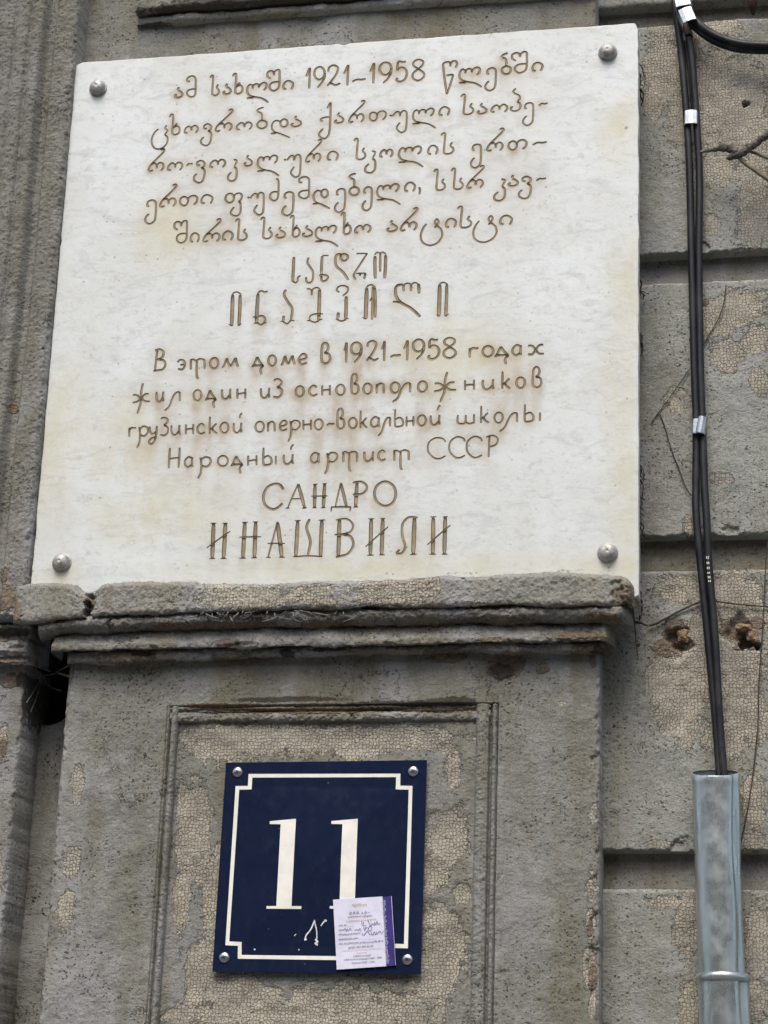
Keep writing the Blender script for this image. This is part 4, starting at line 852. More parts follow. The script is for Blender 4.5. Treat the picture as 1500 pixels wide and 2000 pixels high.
dn = fnoise(szn, sxn, st_, .006, .08, 1.2, 77, ax=.18)
for i in range(szn - 1, -1, -1):
    run = run * (.955 + .02 * np.clip(dn[i], -1, 1)) + drip[i] * .22
    acc[i] = run
acc = gbl(np.clip(acc, 0, 1), 1.5)
zc_ = (np.arange(szn) * st_ + sz0)[:, None]; xc_ = (np.arange(sxn) * st_ + sx0)[None, :]
x_a, z_a = PZ(640, 640)
rus = 1 / (1 + np.exp((zc_ - z_a) / .03))                      # the lower half is the more stained
big_ = fnoise(szn, sxn, st_, .02, .3, 1.4, 78)
stain = near * (.46 + .16 * rus) * np.clip(.75 + .5 * fnoise(szn, sxn, st_, .006, .1, 1.2, 80), .2, 1.5) + acc * (.26 + .60 * rus) * np.clip(.9 + .5 * big_, .15, 1.6)
halo = np.clip(gbl(Lm, 5.5) * 5.0, 0, 1); hn = np.clip(.65 + .75 * fnoise(szn, sxn, st_, .008, .16, 1.3, 81), .05, 1.7)
stain = np.clip(stain * (1 - .25 * rus) + halo * hn * .34 + .13 * rus * np.clip(gbl(Lm, 14) * 9, 0, 1) * np.clip(.7 + .8 * fnoise(szn, sxn, st_, .006, .12, 1.3, 79), 0, 1.6), 0, .92)
def samp(A, x, z):
    i = np.clip((z - sz0) / st_, 0, szn - 1.01); j = np.clip((x - sx0) / st_, 0, sxn - 1.01)
    i0, j0 = i.astype(int), j.astype(int); a, b_ = i - i0, j - j0
    return A[i0, j0] * (1 - a) * (1 - b_) + A[i0 + 1, j0] * a * (1 - b_) + A[i0, j0 + 1] * (1 - a) * b_ + A[i0 + 1, j0 + 1] * a * b_
R2 = np.array([(v[0], v[1]) for v in rv])
YEL = [(1215, 260, 40, 60), (1222, 560, 26, 90), (1215, 760, 30, 90), (1220, 930, 30, 120), (1200, 1110, 70, 24), (120, 850, 50, 120), (230, 880, 60, 90), (120, 1125, 30, 20), (300, 1000, 120, 50), (700, 1110, 300, 20), (900, 700, 90, 60), (330, 450, 60, 60)]
GRI = [(1216, 245, 10, 9), (1232, 262, 5, 16), (1187, 128, 2, 8), (121, 1126, 2, 14), (1241, 190, 4, 40), (1243, 560, 3, 20), (670, 92, 12, 5), (1205, 1120, 20, 5), (1187, 1110, 5, 10), (215, 1015, 6, 4), (236, 1032, 5, 5), (200, 1040, 4, 4), (85, 1050, 8, 4), (98, 1060, 7, 4), (865, 600, 5, 14), (700, 1128, 60, 4), (480, 1136, 50, 4), (66, 1110, 4, 30), (1190, 1108, 12, 8), (1190, 1122, 16, 7), (1170, 1130, 10, 6), (118, 1118, 3, 16), (1235, 230, 4, 30), (1225, 250, 14, 12), (1100, 1115, 60, 8), (900, 1120, 90, 6), (230, 1000, 7, 6), (118, 1000, 6, 5)]
gri = blobfield(R2[:, 0], R2[:, 1], DP, GRI, 0) * .62
yel = blobfield(R2[:, 0], R2[:, 1], DP, YEL, 0) * .8
stv = samp(stain, R2[:, 0], R2[:, 1])
# thickness: the rim is carried back to the wall; a small arris chamfer
Vb, Fb = [(float(x), -DP, float(z)) for x, z in R2], list(keep)
rim = [tuple(p) for p in bd]
lookup = {}
for i, (x, z) in enumerate(R2): lookup[(round(x, 5), round(z, 5))] = i
ids = []
for p in rim:
    k = (round(float(np.float32(p[0])), 5), round(float(np.float32(p[1])), 5))
    ids.append(lookup.get(k) if k in lookup else int(np.argmin(((R2 - np.array(p)) ** 2).sum(1))))
lev = [(.0008, .0), (.0016, .0008), (.0016, .026)]
prev = ids; nV = len(Vb); ex_st = []
for li, (out_, dep) in enumerate([(.0009, .0004), (.0013, .0014), (.0013, .027)]):
    cur = []
    for k, p in enumerate(rim):
        a, b_ = np.array(rim[k - 1]), np.array(rim[(k + 1) % nb]); t = b_ - a; t /= np.linalg.norm(t) + 1e-9
        nn = np.array([-t[1], t[0]])
        if np.dot(nn, np.array(p) - cen) < 0: nn = -nn
        q = np.array(p) + nn * out_; cur.append(len(Vb)); Vb.append((float(q[0]), -DP + dep, float(q[1])))
    for k in range(nb):
        k2 = (k + 1) % nb; Fb.append((prev[k], prev[k2], cur[k2], cur[k]))
    prev = cur
ne = len(Vb) - len(R2)
slab = mesh_obj('slab', Vb, Fb, M['marble'], plaque, False, dict(stain=np.concatenate([stv, np.zeros(ne)]), yellow=np.concatenate([yel, np.full(ne, .4)]), grime=np.concatenate([gri, np.full(ne, .5)])))
bmf = bmesh.new(); bmf.from_mesh(slab.data); bmesh.ops.recalc_face_normals(bmf, faces=bmf.faces); bmf.to_mesh(slab.data); bmf.free()
# the cut strokes, one object for each letter
SEC = [(-1, 0.0), (-.78, .75), (-.35, 1.0), (0, 1.02), (.35, 1.0), (.78, .75), (1, 0.0)]
for o in SKEL:
    V, F, E_ = [], [], []
    for P, hw, cl in o:
        N = normals(P, cl); n = len(P); b0 = len(V); m = len(SEC)
        for i in range(n):
            dep = .0010 if hw[i] < .0024 else .0015
            if not cl and i in (0, n - 1): dep = 0.0002
            for s_, k in SEC:
                q = P[i] + N[i] * hw[i] * s_
                V.append((q[0], -DP + dep * k, q[1])); E_.append(abs(s_) if (cl or i not in (0, n - 1)) else 1)
        for i in range(n if cl else n - 1):
            i2 = (i + 1) % n
            for k in range(m - 1):
                F.append((b0 + i * m + k, b0 + i * m + k + 1, b0 + i2 * m + k + 1, b0 + i2 * m + k))
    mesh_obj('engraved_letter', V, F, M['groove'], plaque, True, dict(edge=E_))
# domed caps
for (qx, qy, lab) in [(192, 173, None), (1187, 103, None), (121, 1099, None), (1187, 1080, None)]:
    c = W(qx, qy, DP)
    prof = [(.0150, 0), (.0150, .0016), (.0138, .0024), (.0130, .0024), (.0130, .0032), (.0129, .0052), (.0121, .0078), (.0102, .0102), (.0070, .0120), (.0036, .0128), (.0016, .0128), (.0012, .0124), (0, .0124)]
    v, f = lathe(c, prof)
    rngb = random.Random(int(qx)); v = [p + Vector((rngb.uniform(-1, 1), rngb.uniform(-1, 1), rngb.uniform(-1, 1))) * .00012 for p in v]
    mesh_obj('domed_cap', v, f, M['bolt'], plaque)

# ================================================================== THE HOUSE NUMBER
DS = .0575
sc_ = [np.array([X_(*p, DS), Z_(*p, DS)]) for p in ((442, 1490), (834, 1485), (822, 1903), (415, 1898))]
sign = thing('house_number_plate', 'square navy enamel plate with the white number 11 in a stepped white border', 'house number', (X_(620, 1903, DS), -DS, Z_(620, 1903, DS)))
def sgn(px, py): return np.array(WA(px, py, DS))
def sign_uv(x, z):
    """0..1 across and up the plate"""
    TL, TR, BR, BL = sc_
    v = (z - BL[1]) / (TL[1] - BL[1]); l = BL[0] + v * (TL[0] - BL[0]); r = BR[0] + v * (TR[0] - BR[0])
    return (x - l) / (r - l), v
def dome(x, z):
    u, v = sign_uv(x, z)
    e = np.minimum(np.minimum(u, 1 - u), np.minimum(v, 1 - v))
    return .0050 * np.clip((e - .125) / .375, 0, 1) ** .85 + .0004 * np.sin(u * 9) * np.sin(v * 7)
nn_ = 90
u_, v_ = np.meshgrid(np.linspace(0, 1, nn_), np.linspace(0, 1, nn_))
TL, TR, BR, BL = sc_
PXs = (BL[0] * (1 - v_) + TL[0] * v_) * (1 - u_) + (BR[0] * (1 - v_) + TR[0] * v_) * u_
PZs = (BL[1] * (1 - u_) + BR[1] * u_) * (1 - v_) + (TL[1] * (1 - u_) + TR[1] * u_) * v_
Dd = DS + .0015 + dome(PXs, PZs)
Xp, Zp, Dp = np.pad(PXs, 1, 'edge'), np.pad(PZs, 1, 'edge'), np.pad(Dd, 1, 'edge')
for a in (0, -1): Dp[a, :] = DS - .001; Dp[:, a] = DS - .001
grid_mesh('plate', Xp, -Dp, Zp, M['enamel'], sign, smooth=False)
def on_sign(name, polys, mat, parent=sign, lift=.0003, seg=.010, surf=None):
    """flat print on the plate: polygons in photograph pixels, laid along the pressed face"""
    surf = surf or (lambda x, z: DS + .0015 + dome(x, z))
    bm_ = bmesh.new()
    for poly in polys:
        vs2 = [bm_.verts.new((float(a), 0, float(b_))) for a, b_ in (sgn(*p) for p in poly)]
        f_ = bm_.faces.new(vs2)
    bmesh.ops.triangulate(bm_, faces=bm_.faces[:])
    for _ in range(4):
        L_ = [e for e in bm_.edges if e.calc_length() > seg]
        if not L_: break
        bmesh.ops.subdivide_edges(bm_, edges=L_, cuts=1, use_grid_fill=False); bmesh.ops.triangulate(bm_, faces=bm_.faces[:])
    for v in bm_.verts: v.co.y = -(float(surf(v.co.x, v.co.z)) + lift)
    bmesh.ops.recalc_face_normals(bm_, faces=bm_.faces[:])
    for f_ in bm_.faces:
        if f_.normal.y > 0: f_.normal_flip()
    me = bpy.data.meshes.new(name); bm_.to_mesh(me); bm_.free(); me.materials.append(mat)
    return link(bpy.data.objects.new(name, me), parent)
def sp(x, y): return (400 + x / 3.261, 1460 + y / 3.261)
bo = [sp(*p) for p in [(281,170),(1248,168),(1246,244),(1324,246),(1295,1280),(1198,1278),(1200,1360),(212,1346),(213,1264),(133,1260),(198,247),(276,246)]]
bi = [sp(*p) for p in [(305,193),(1220,190),(1218,268),(1300,270),(1270,1253),(1176,1250),(1176,1334),(236,1322),(237,1240),(158,1236),(221,270),(300,268)]]
nB = len(bo)
on_sign('border_line', [[bo[i], bo[(i + 1) % nB], bi[(i + 1) % nB], bi[i]] for i in range(nB)], M['white'])
def digit(dx, dx2):
    return [[sp(x + dx + (dx2 - dx) * (y - 460) / 570, y) for x, y in q] for q in (
        [(417,472),(585,457),(585,476),(488,492),(417,490)], [(488,480),(585,466),(557,1014),(460,1014)], [(398,1012),(620,1013),(618,1031),(397,1029)])]
on_sign('digit', digit(0, 0), M['white'])
on_sign('digit', digit(393, 402), M['white'])
def stroke_polys(pts, w):
    c = np.array(crom(pts, 3)); t = np.gradient(c, axis=0); t /= np.linalg.norm(t, axis=1, keepdims=True) + 1e-9
    n_ = np.stack([-t[:, 1], t[:, 0]], 1) * w / 2
    return [[tuple(c[i] + n_[i]), tuple(c[i] - n_[i]), tuple(c[i + 1] - n_[i + 1]), tuple(c[i + 1] + n_[i + 1])] for i in range(len(c) - 1)]
scr = []
for w_, pts in [(2.6, [(640,1225),(650,1195),(678,1160),(700,1110),(706,1104)]), (2.2, [(702,1108),(716,1180),(712,1258)]), (3.6, [(706,1222),(720,1238),(706,1250),(722,1258)]), (3.4, [(636,1226),(652,1222)]),
                (2.2, [(742,1138),(762,1112),(776,1104)]), (4.0, [(764,1104),(780,1106)]), (2.0, [(598,1292),(604,1286)]), (3.0, [(316,1290),(324,1284)]), (1.4, [(572,1202),(584,1190)])]:
    scr += stroke_polys([sp(*p) for p in pts], w_)
on_sign('scratch_mark', scr, M['scratch'], lift=.0006)
for qx, qy in ((464.5, 1508.5), (807.5, 1507), (438.5, 1870.5), (796, 1874.5)):
    x, z = sgn(qx, qy); y0 = DS + .0015
    v, f = lathe((x, -y0, z), [(.0076, 0), (.0076, .0006), (.0068, .0018), (.0050, .0028), (.0028, .0033), (0, .0034)], seg=20)
    s_ = mesh_obj('screw', v, f, M['screw'], sign)
    r_ = random.Random(int(qx)).uniform(.2, 1.2); vv, ff = [], []
    for a in (r_, r_ + math.pi / 2):
        ca, sa = math.cos(a), math.sin(a); b0 = len(vv)
        for sx, sz, dy in ((-.0042, -.0006, .0026), (.0042, -.0006, .0026), (.0042, .0006, .0026), (-.0042, .0006, .0026), (-.0030, -.0006, .0037), (.0030, -.0006, .0037), (.0030, .0006, .0037), (-.0030, .0006, .0037)):
            vv.append((x + sx * ca - sz * sa, -y0 - dy, z + sx * sa + sz * ca))
        ff += [(b0 + 4, b0 + 5, b0 + 6, b0 + 7), (b0, b0 + 1, b0 + 5, b0 + 4), (b0 + 2, b0 + 3, b0 + 7, b0 + 6)]
    link(bpy.data.objects.new('cross_slot', mesh_obj('tmp', vv, ff, M['slot'], None, False).data), s_)
    bpy.data.objects.remove(bpy.data.objects['tmp'])

# ---- the paper sticker on its lower right corner
def stk_surf(x, z): return DS + .0015 + .0026 + dome(x, z) * .6
stk = thing('paper_sticker', 'small white printed form with handwriting and violet edge stuck on the number plate', 'sticker', (X_(705, 1890, DS), -DS - .003, Z_(705, 1890, DS)))
def st2(x, y): return (640 + x / 10, 1740 + y / 10)
def closed_sheet(name, quad, mat, lift, th=.0006, curl=.0):
    k = 14; q = [sgn(*st2(*p)) for p in quad]; V, F = [], []
    uu, vv_ = np.meshgrid(np.linspace(0, 1, k), np.linspace(0, 1, k))
    X = (q[0][0] * (1 - uu) + q[1][0] * uu) * (1 - vv_) + (q[3][0] * (1 - uu) + q[2][0] * uu) * vv_
    Z = (q[0][1] * (1 - uu) + q[1][1] * uu) * (1 - vv_) + (q[3][1] * (1 - uu) + q[2][1] * uu) * vv_
    D = stk_surf(X, Z) + lift + curl * uu ** 6 * (1 + vv_)
    X, Z, D = (np.pad(a, 1, 'edge') for a in (X, Z, D))
    for a in (0, -1): D[a, :] -= th; D[:, a] -= th
    return grid_mesh(name, X, -D, Z, mat, stk, flip=True, smooth=False)
closed_sheet('printed_sheet', [(122,185),(1082,120),(1155,1478),(190,1545)], M['paper'], .0006, .0012)
closed_sheet('violet_strip', [(1075,130),(1250,112),(1335,1462),(1150,1480)], M['purple'], .0001, .0012, .0006)
closed_sheet('paper_rim', [(1252,112),(1262,112),(1345,1462),(1296,1462)], M['paper'], .0003, .0012, .0006)
def txt(name, s, x0, y0, x1, hgt, mat, lift=.0011, ang=None, parent=stk):
    """a line of small print set between two photograph points"""
    cu = bpy.data.curves.new('t', 'FONT'); cu.body = s; cu.size = 1; cu.resolution_u = 2
    o = bpy.data.objects.new('t', cu); COL.objects.link(o); bpy.context.view_layer.update()
    me = bpy.data.meshes.new_from_object(o.evaluated_get(bpy.context.evaluated_depsgraph_get())); bpy.data.objects.remove(o)
    if not len(me.vertices): return
    co = np.zeros(len(me.vertices) * 3); me.vertices.foreach_get('co', co); co = co.reshape(-1, 3)
    w_ = co[:, 0].max() - co[:, 0].min(); h_ = .72
    gx_, gy_ = (co[:, 0] - co[:, 0].min()) / w_, co[:, 1] / h_
    if ang == 'v': px, py = x0 + (x1 - x0) * gx_ * 0 + 88 * gx_ + hgt * gy_ , y0 + 1230 * gx_
    else: px, py = x0 + (x1 - x0) * gx_ + 5 * gy_, y0 - (x1 - x0) * .066 * gx_ - hgt * gy_
    x, z = WA(640 + px / 10, 1740 + py / 10, DS); co[:, 0] = x; co[:, 2] = z; co[:, 1] = -(stk_surf(x, z) + lift)
    me.vertices.foreach_set('co', co.ravel()); me.materials.clear(); me.materials.append(mat); me.update()
    return link(bpy.data.objects.new(name, me), parent)
for s_, x0, y0, x1, h_, m_ in [
    ('მ.მ.მ. ა.ბ.–', 440, 475, 840, 48, 'ink'), ('კომპანიის სერვისი', 410, 540, 885, 34, 'ink'), ('ინფორმაცია', 490, 320, 780, 60, 'gold_ink'), ('მომხმარებელი', 370, 625, 660, 44, 'gold_ink'), ('სახლი', 680, 600, 960, 40, 'gold_ink'),
    ('ბინა №', 230, 705, 375, 34, 'ink'), ('______', 390, 700, 530, 30, 'ink'), ('ოსტატი', 230, 790, 330, 34, 'ink'), ('მრიცხველის ნომერი', 232, 880, 655, 34, 'ink'), ('შემოწმების დრო:', 232, 975, 620, 34, 'ink'), ('______________', 640, 962, 1065, 20, 'ink'),
    ('მის. საბურთალო, კოსტავას გამზ. № 74', 232, 1062, 1098, 36, 'ink'), ('ტელ: 032 296 02 02', 410, 1135, 900, 40, 'ink'), ('ინფორმაციისთვის დარეკეთ ნომერზე აქ', 300, 1190, 1060, 22, 'gold_ink'), ('მადლობა', 580, 1232, 780, 26, 'gold_ink'),
    ('სამუშაო საათები', 515, 1300, 860, 34, 'ink'), ('ორშაბათი-პარასკევი 10:00 - 18:00', 330, 1372, 1065, 34, 'ink'), ('შაბათი 10:00 - 15:00', 480, 1435, 925, 34, 'ink')]:
    txt('print_line', s_, x0, y0, x1, h_, M[m_])
txt('print_line', 'ტექნიკური უსაფრთხოების დაცვა მომსახურება', 1118, 195, 1118, -58, M['paper'], .0014, 'v')
pen = []
for pts in [[(680,590),(690,690)], [(720,610),(715,690),(770,680)], [(800,580),(860,700),(880,650)], [(880,640),(930,680),(930,620),(960,670),(980,600),(1000,660),(1045,640)],
            [(330,780),(360,740),(380,800),(400,750),(420,790),(450,740),(480,780)], [(540,780),(580,760),(620,780),(650,740),(660,800)], [(720,720),(740,790),(760,720)], [(840,690),(800,790),(880,760),(860,700)], [(740,740),(800,720)],
            [(690,830),(700,870),(740,860),(790,790),(830,850),(880,860)], [(860,800),(900,880),(930,800),(950,870),(980,800)], [(980,860),(1040,790),(1060,840),(1110,790)]]:
    pen += stroke_polys([st2(*p) for p in pts], .9)
on_sign('handwriting', pen, M['pen'], stk, .0013, .02, stk_surf)

# ================================================================== CABLES, CLAMPS, PIPE
def path(pts, d=None, n=8):
    P = crom([(p[0], p[1], (p[2] if len(p) > 2 else d)) for p in pts], n)
    return [W(float(p[0]), float(p[1]), float(p[2])) for p in P]
RC = .0056
def cable(label, pts, r=RC, grp='black cables running down beside the plaque', seg=12):
    v, f = tube(path(pts), r, seg)
    o = mesh_obj('cable', v, f, M['rubber']); tag(o, label, 'cable', grp); return o
cable('left black cable of the pair running down from the top clamps into the pipe',
      [(1316,-40,.022),(1320,20,.020),(1330,100,.016),(1341,228,.014),(1347,340,.013),(1350,480,.013),(1353,600,.013),(1356,720,.014),(1360,832,.015),(1359,950,.018),(1360,1010,.02),(1370,1120,.02),(1382,1240,.02),(1397,1400,.02),(1406,1520,.022),(1408,1580,.024)])
cable('right black cable of the pair, bowing away from its neighbour below the lowest clamp',
      [(1346,70,.022),(1352,120,.020),(1360,228,.015),(1366,340,.013),(1365,480,.013),(1366,600,.013),(1368,720,.014),(1372,832,.016),(1376,950,.020),(1380,1010,.022),(1384,1100,.022),(1396,1240,.023),(1405,1400,.024),(1414,1520,.026),(1416,1580,.026)])
slv = cable('short brown sleeve on the end of a cable just under the tilted top clamp', [(1338,44,.026),(1341,55,.026),(1345,68,.024)], .0062, None)
slv.data.materials.clear(); slv.data.materials.append(M['brownsleeve']); slv.name = 'cable_sleeve'; slv['category'] = 'sleeve'
cable('upper one of two black cables swinging off to the right edge under the top clamps', [(1332,-20,.034),(1338,20,.034),(1356,40,.034),(1390,66,.034),(1430,82,.034),(1470,88,.034),(1530,88,.034),(1640,80,.034)], .0066, 'black cables swinging to the right')
cable('lower one of two black cables swinging off to the right edge under the top clamps', [(1326,-20,.028),(1334,24,.028),(1352,48,.028),(1388,76,.028),(1430,93,.028),(1470,98,.028),(1530,98,.028),(1640,92,.028)], .0060, 'black cables swinging to the right')
cable('thin black cable slanting behind the left cable between the two upper clamps', [(1338,80,.012),(1347,140,.010),(1354,228,.010)], .003, None)
# pale print on the right cable: small marks down its length
pm = []
for i, (y, h_) in enumerate([(1086, 6), (1097, 5), (1107, 5), (1117, 4), (1125, 5), (1133, 4)]):
    x = 1381.5 + i * .8
    for dx in (-2.0, 1.2):
        p = [W(x + dx, y, .0285), W(x + dx + 1.5, y + .4, .0287), W(x + dx + 1.3, y + h_, .0287), W(x + dx - .1, y + h_ - 1.2, .0285)]
        b0 = len(pm) * 4; pm.append(p)
cb2 = [o for o in bpy.data.objects if o.name.startswith('cable')][1]
mesh_obj('printed_marks', [q for p in pm for q in p], [(i * 4 + 3, i * 4 + 2, i * 4 + 1, i * 4) for i in range(len(pm))], M['white'], cb2, False)

def band(label, cx, cy, d, w, h, rot, dep=.013, lip=False):
    """a bent strip of zinc: rounded front, wrapped round the cables, its ends pressed to the wall"""
    c = Vector(W(cx, cy, d)); hw, hh = w * PX / 2, h * PX / 2
    prof = [(-hw - .001, dep * .9), (-hw, dep * .25), (-hw * .82, 0.0), (-hw * .3, -.0016), (hw * .3, -.0016), (hw * .82, 0), (hw, dep * .25), (hw + .001, dep * .9)]
    prof2 = [(x * .90, y + .0011) for x, y in prof]
    V, F = [], []
    ca, sa = math.cos(rot), math.sin(rot)
    for z in (-hh, -hh * .3, hh * .3, hh):
        for x, y in prof + prof2[::-1]:
            V.append(c + Vector((x * ca - z * sa, y, x * sa + z * ca)))
    m = len(prof) * 2
    for i in range(3):
        for k in range(m): F.append((i * m + k, i * m + (k + 1) % m, (i + 1) * m + (k + 1) % m, (i + 1) * m + k))
    F.append(tuple(range(m))[::-1]); F.append(tuple(3 * m + k for k in range(m)))
    o = mesh_obj('band' if lip else 'cable_clamp', V, F, M['band'], None, False)
    bmx = bmesh.new(); bmx.from_mesh(o.data); bmesh.ops.recalc_face_normals(bmx, faces=bmx.faces)
    bmesh.ops.bevel(bmx, geom=[e for e in bmx.edges if e.calc_face_angle(0) > .9], offset=.0004, segments=2, affect='EDGES'); bmx.to_mesh(o.data); bmx.free()
    if not lip: tag(o, label, 'cable clamp', 'zinc clamps holding the cables')
    return o
band('zinc clamp cut by the upper edge, highest on the cables', 1333, 1, .046, 38, 26, math.radians(9), .03)
band('tilted bright zinc clamp where the cables branch to the right', 1342, 28, .050, 34, 34, math.radians(19), .034)
band('zinc clamp beside the top right cap of the plaque, above the twig', 1349.5, 228, .025, 29, 32, math.radians(-1), .022)
lc = band('lowest zinc clamp, with a folded tongue, level with the plaque\'s Russian text', 1365, 832, .027, 27, 32, math.radians(-3), .024)
tg = band('', 1369, 829, .0295, 16, 36, math.radians(-10), .004, True); tg.name = 'folded_tongue'; tg.parent = lc; tg.matrix_parent_inverse = lc.matrix_world.inverted()

# galvanised pipe
pipe = thing('steel_pipe', 'dented galvanised steel pipe swallowing the black cables at lower right', 'pipe', W(1416, 1990, .04))
def pipe_part(name, stations, mat, seg=40, inner=False, crease=True):
    V, F = [], []; n = len(stations)
    for i, (cx, cy, d, r, fl) in enumerate(stations):
        c = Vector(W(cx, cy, d))
        for k in range(seg):
            a = 2 * math.pi * k / seg
            rr = r * (1 - (.17 * math.exp(-((((a + math.pi * .5 - 1.0 + .10 * math.sin(cy * .02)) + math.pi) % (2 * math.pi) - math.pi) / .16) ** 2) if crease else 0)
                      - (.035 * math.exp(-((((a + math.pi * .5 + .55) + math.pi) % (2 * math.pi) - math.pi) / .3) ** 2) if crease else 0) + .012 * math.sin(3 * a + cy * .017))
            V.append(c + Vector((math.cos(a) * rr, math.sin(a) * rr * fl, (.5 + .5 * math.sin(a)) * .019 * max(0, 1 - (cy - 1512) / 90) if cy < 1602 else 0)))
    for i in range(n - 1):
        for k in range(seg):
            k2 = (k + 1) % seg; F.append((i * seg + k, i * seg + k2, (i + 1) * seg + k2, (i + 1) * seg + k))
    return mesh_obj(name, V, F, mat, pipe)
ppx = lambda y: 1395.5 + (y - 1515) * (1411 - 1395.5) / (1900 - 1515)
stn = []
for y in list(range(1522, 1908, 12)):
    t = (y - 1522) / 390; r = (.0326 - .0020 * t) * (1 + .05 * math.exp(-((y - 1522) / 10) ** 2))
    stn.append((ppx(y) + 1.2 * math.sin(y * .013), y, .036, r, .62 + .3 * t))
inn = [(a, b_ + (0 if i else 0), d, r - .0016, fl) for i, (a, b_, d, r, fl) in enumerate(stn[:14])][::-1]
top = [(stn[0][0], stn[0][1] - 1.0, .036, .0330, .64), (stn[0][0], stn[0][1] - 1.0, .036, .0312, .60)]
pipe_part('upper_tube', inn + [top[1], top[0]] + stn, M['galv'])
low = [(ppx(y) + .5, y, .036, .0345, .95) for y in range(1912, 2300, 20)]
pipe_part('lower_tube', low, M['galv'])
bead = []
for k in range(9):
    a = math.pi * k / 8; bead.append((ppx(1911) + .3, 1911 - 9 * math.cos(a), .036, .0330 + .0042 * math.sin(a), .95))
pipe_part('rolled_bead', bead, M['galv'], crease=False)

# ================================================================== TWIGS, STEMS, ROOTS
def stick(name, label, cat, pts, rads, mat, wob=.12, seed=1, n=5, group=None, parent=None, seg=8):
    c = crom(pts, n); r = np.interp(np.linspace(0, 1, len(c)), np.linspace(0, 1, len(rads)), rads)
    rr = random.Random(seed)
    P = [Vector(W(float(p[0]), float(p[1]), float(p[2]))) + Vector((rr.uniform(-1, 1), rr.uniform(-1, 1), rr.uniform(-1, 1))) * float(r[i]) * wob for i, p in enumerate(c)]
    v, f = tube(P, list(r), seg, True, wob, seed)
    o = mesh_obj(name, v, f, mat, parent)
    if parent is None: tag(o, label, cat, group)
    return o
twig = thing('dry_twig', 'knotted brown twig reaching in from the right edge to the cables', 'twig', W(1455, 290, .05))
stick('knotted_branch', '', '', [(1530,238,.07),(1500,262,.06),(1478,278,.055),(1462,288,.052),(1448,298,.050),(1432,304,.048),(1422,311,.047)], [.0060,.0064,.0060,.0074,.0080,.0062,.0040], M['bark'], .12, 3, 5, parent=twig)
stick('knotted_branch', '', '', [(1440,298,.050),(1425,289,.050),(1408,289,.05),(1395,291,.05),(1380,294,.050),(1368,297,.050)], [.0056,.0076,.0066,.0038,.0030,.0020], M['bark'], .12, 4, 5, parent=twig)
stick('side_shoot', '', '', [(1437,300,.048),(1452,316,.047),(1475,333,.046),(1500,350,.045),(1540,376,.045)], [.0036,.0034,.0034,.0036,.0036], M['greenstem'], .06, 5, parent=twig)
stick('side_shoot', '', '', [(1404,277,.046),(1425,284,.046),(1450,292,.046),(1475,299,.046),(1500,309,.046),(1540,322,.046)], [.0012,.0018,.0022,.0024,.0025,.0025], M['greenstem'], .06, 6, parent=twig)
stick('thin_stem', 'thin dark dry stem crossing behind the cables beneath the second channel', 'stem', [(1268,1222,.004),(1290,1214,.004),(1330,1192,.004),(1368,1176,.004),(1400,1175,.004),(1440,1180,.004),(1475,1183,.004),(1530,1187,.004)], [.0018,.0017,.0015,.0013,.0012,.0012,.0010], M['rootlet'], .2, 7)
stick('thin_stem', 'hair thin stem hanging in a long curve down the right edge past the second hole', 'stem', [(1502,1040,.004),(1496,1100,.004),(1492,1180,.004),(1487,1260,.004),(1482,1340,.004),(1480,1420,.004),(1472,1500,.004),(1462,1570,.004),(1447,1645,.004)], [.0008,.0009], M['rootlet'], .2, 8)
stick('thin_stem', 'hair thin stem curving left behind the cables below the first channel', 'stem', [(1418,556,.003),(1414,590,.003),(1402,625,.003),(1384,655,.003),(1370,682,.003)], [.0008,.0008], M['rootlet'], .2, 9)
stick('thin_stem', 'hair thin stem slanting down left between the plaque and the cables', 'stem', [(1346,722,.003),(1320,760,.003),(1292,798,.003),(1272,826,.003)], [.0008,.0007], M['rootlet'], .2, 10)
stick('thin_stem', 'hair thin stem dropping from the slanting one towards the lowest clamp', 'stem', [(1288,806,.003),(1300,838,.003),(1312,880,.003),(1330,925,.003),(1338,948,.003),(1350,968,.003)], [.0008,.0008], M['rootlet'], .2, 11)
stick('thin_stem', 'short dark twig caught where the ledge meets the blocks at its right end', 'stem', [(1240,1215,.012),(1252,1217,.012),(1266,1222,.010)], [.0020,.0018,.0012], M['rootlet'], .2, 12)
stick('thin_stem', 'thin brown stem hanging off the right corner of the ledge', 'stem', [(1228,1150,.09),(1236,1190,.06),(1240,1225,.04),(1243,1260,.03),(1247,1290,.03)], [.0011,.0009,.0005], M['rootlet'], .3, 13)
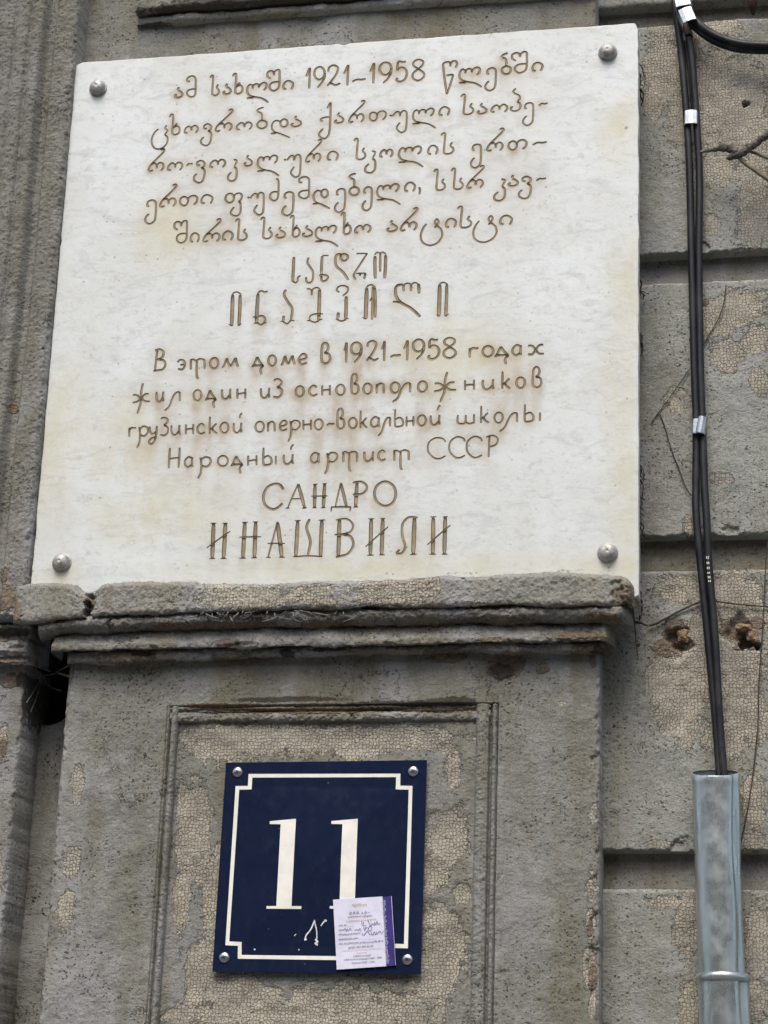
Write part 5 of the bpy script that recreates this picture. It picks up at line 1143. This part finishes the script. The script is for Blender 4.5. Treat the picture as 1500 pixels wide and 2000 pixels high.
# loose roots behind the plaque's right edge
rr = random.Random(21)
rt = []
for (y0, y1_, n_) in [(540, 566, 5), (636, 668, 7), (900, 1075, 16), (118, 190, 8), (1140, 1200, 6)]:
    for k in range(n_):
        a = rr.uniform(y0, y1_); L_ = rr.uniform(14, 42); x = rr.uniform(1246, 1251)
        pts = [(x, a, .03), (x + rr.uniform(2, 7), a + L_ * .3, .022), (x + rr.uniform(-1, 9), a + L_ * .7, .02), (x + rr.uniform(-2, 14), a + L_, .012)]
        c = crom(pts, 4); rt.append(tube([W(*map(float, p)) for p in c], [rr.uniform(.0004, .0011)] * len(c), 5))
o = join_mesh('dry_rootlets', rt, M['rootlet']); tag(o, 'dark dry rootlets poking out behind the right edge of the marble plaque', 'rootlets', kind='stuff')
wb = []
for k in range(46):
    x = rr.choice([rr.gauss(455, 36), rr.gauss(560, 40), rr.gauss(640, 60)]); y = 1192 + rr.uniform(-4, 12); L_ = rr.uniform(12, 46); a = rr.uniform(-2.9, -.2)
    pts = [(x, y, .10), (x + L_ * .4 * math.cos(a), y - L_ * .25 * math.sin(a) + rr.uniform(-3, 3), .118), (x + L_ * math.cos(a), y - L_ * .5 * math.sin(a), .112)]
    c = crom(pts, 5); wb.append(tube([W(*map(float, p)) for p in c], [rr.uniform(.0003, .0011)] * len(c), 5))
o = join_mesh('dusty_fibres', wb, M['web']); tag(o, 'grey dusty cobweb fibres hanging from the crack under the ledge top', 'cobweb', kind='stuff')
wb = []
for pts in [[(52,1372,.05),(66,1350,.02),(84,1322,.0),(104,1316,.0),(134,1300,.06)], [(30,1290,.06),(52,1308,.04),(70,1318,.02),(84,1320,.0)], [(60,1390,.03),(72,1360,.01),(78,1340,.0)], [(60,1270,.06),(75,1300,.03),(100,1312,.01)], [(84,1320,0),(96,1340,-.03),(120,1350,0)]]:
    c = crom(pts, 6); wb.append(tube([W(*map(float, p)) for p in c], [.0011] * len(c), 5, True, .3))
o = join_mesh('cobweb', wb, M['web']); tag(o, 'grey cobweb strands across the dark hollow at the left end of the ledge', 'cobweb', kind='stuff')
stick('dry_stalk', 'short reddish stalk sticking out of the dark hollow left of the ledge', 'stalk', [(110,1314,.02),(122,1317,.03),(136,1321,.055)], [.0010,.0022,.0020], simple('reddish_stalk', (.22, .10, .06), .8), .1, 14)
# broken render lumps in the two bolt holes, and the rusty hook hole at the top
def lump(name, label, cat, cx, cy, d, rx, rz, mat, seed):
    rg_ = random.Random(seed); bm_ = bmesh.new(); bmesh.ops.create_icosphere(bm_, subdivisions=3, radius=1)
    c = Vector(W(cx, cy, d))
    ph = [rg_.uniform(0, 6) for _ in range(6)]
    for v in bm_.verts:
        q = v.co.copy(); k = 1 + .18 * math.sin(q.x * 4 + ph[0]) * math.sin(q.z * 5 + ph[1]) + .12 * math.sin(q.y * 7 + q.x * 6 + ph[2]) + rg_.uniform(-.05, .05)
        v.co = c + Vector((q.x * rx * k, q.y * rx * .6 * k, q.z * rz * k))
    me = bpy.data.meshes.new(name); bm_.to_mesh(me); bm_.free(); me.materials.append(mat)
    o = bpy.data.objects.new(name, me); COL.objects.link(o); tag(o, label, cat); return o
lump('brick_lump', 'orange lump of broken brick lodged in the left one of the two holes', 'rubble', 1336, 1240, -.006, .0095, .0115, M['plug'], 2)
lump('brick_lump', 'ochre crumb of render hanging over the right one of the two holes', 'rubble', 1452, 1226, -.002, .012, .006, M['plug'], 5)
lump('grey_lump', 'grey chip of mortar beside the mouth of the right hole', 'rubble', 1470, 1240, -.004, .009, .011, M['plug'], 9)
v, f = tube([W(1470, -30, .02), W(1470, 8, .01), W(1471, 30, .004)], [.010, .008, .002], 9, True, .2, 3)
o = mesh_obj('rusty_spike', v, f, M['rust']); tag(o, 'dark rusty spike driven in under the upper edge at the right', 'spike')
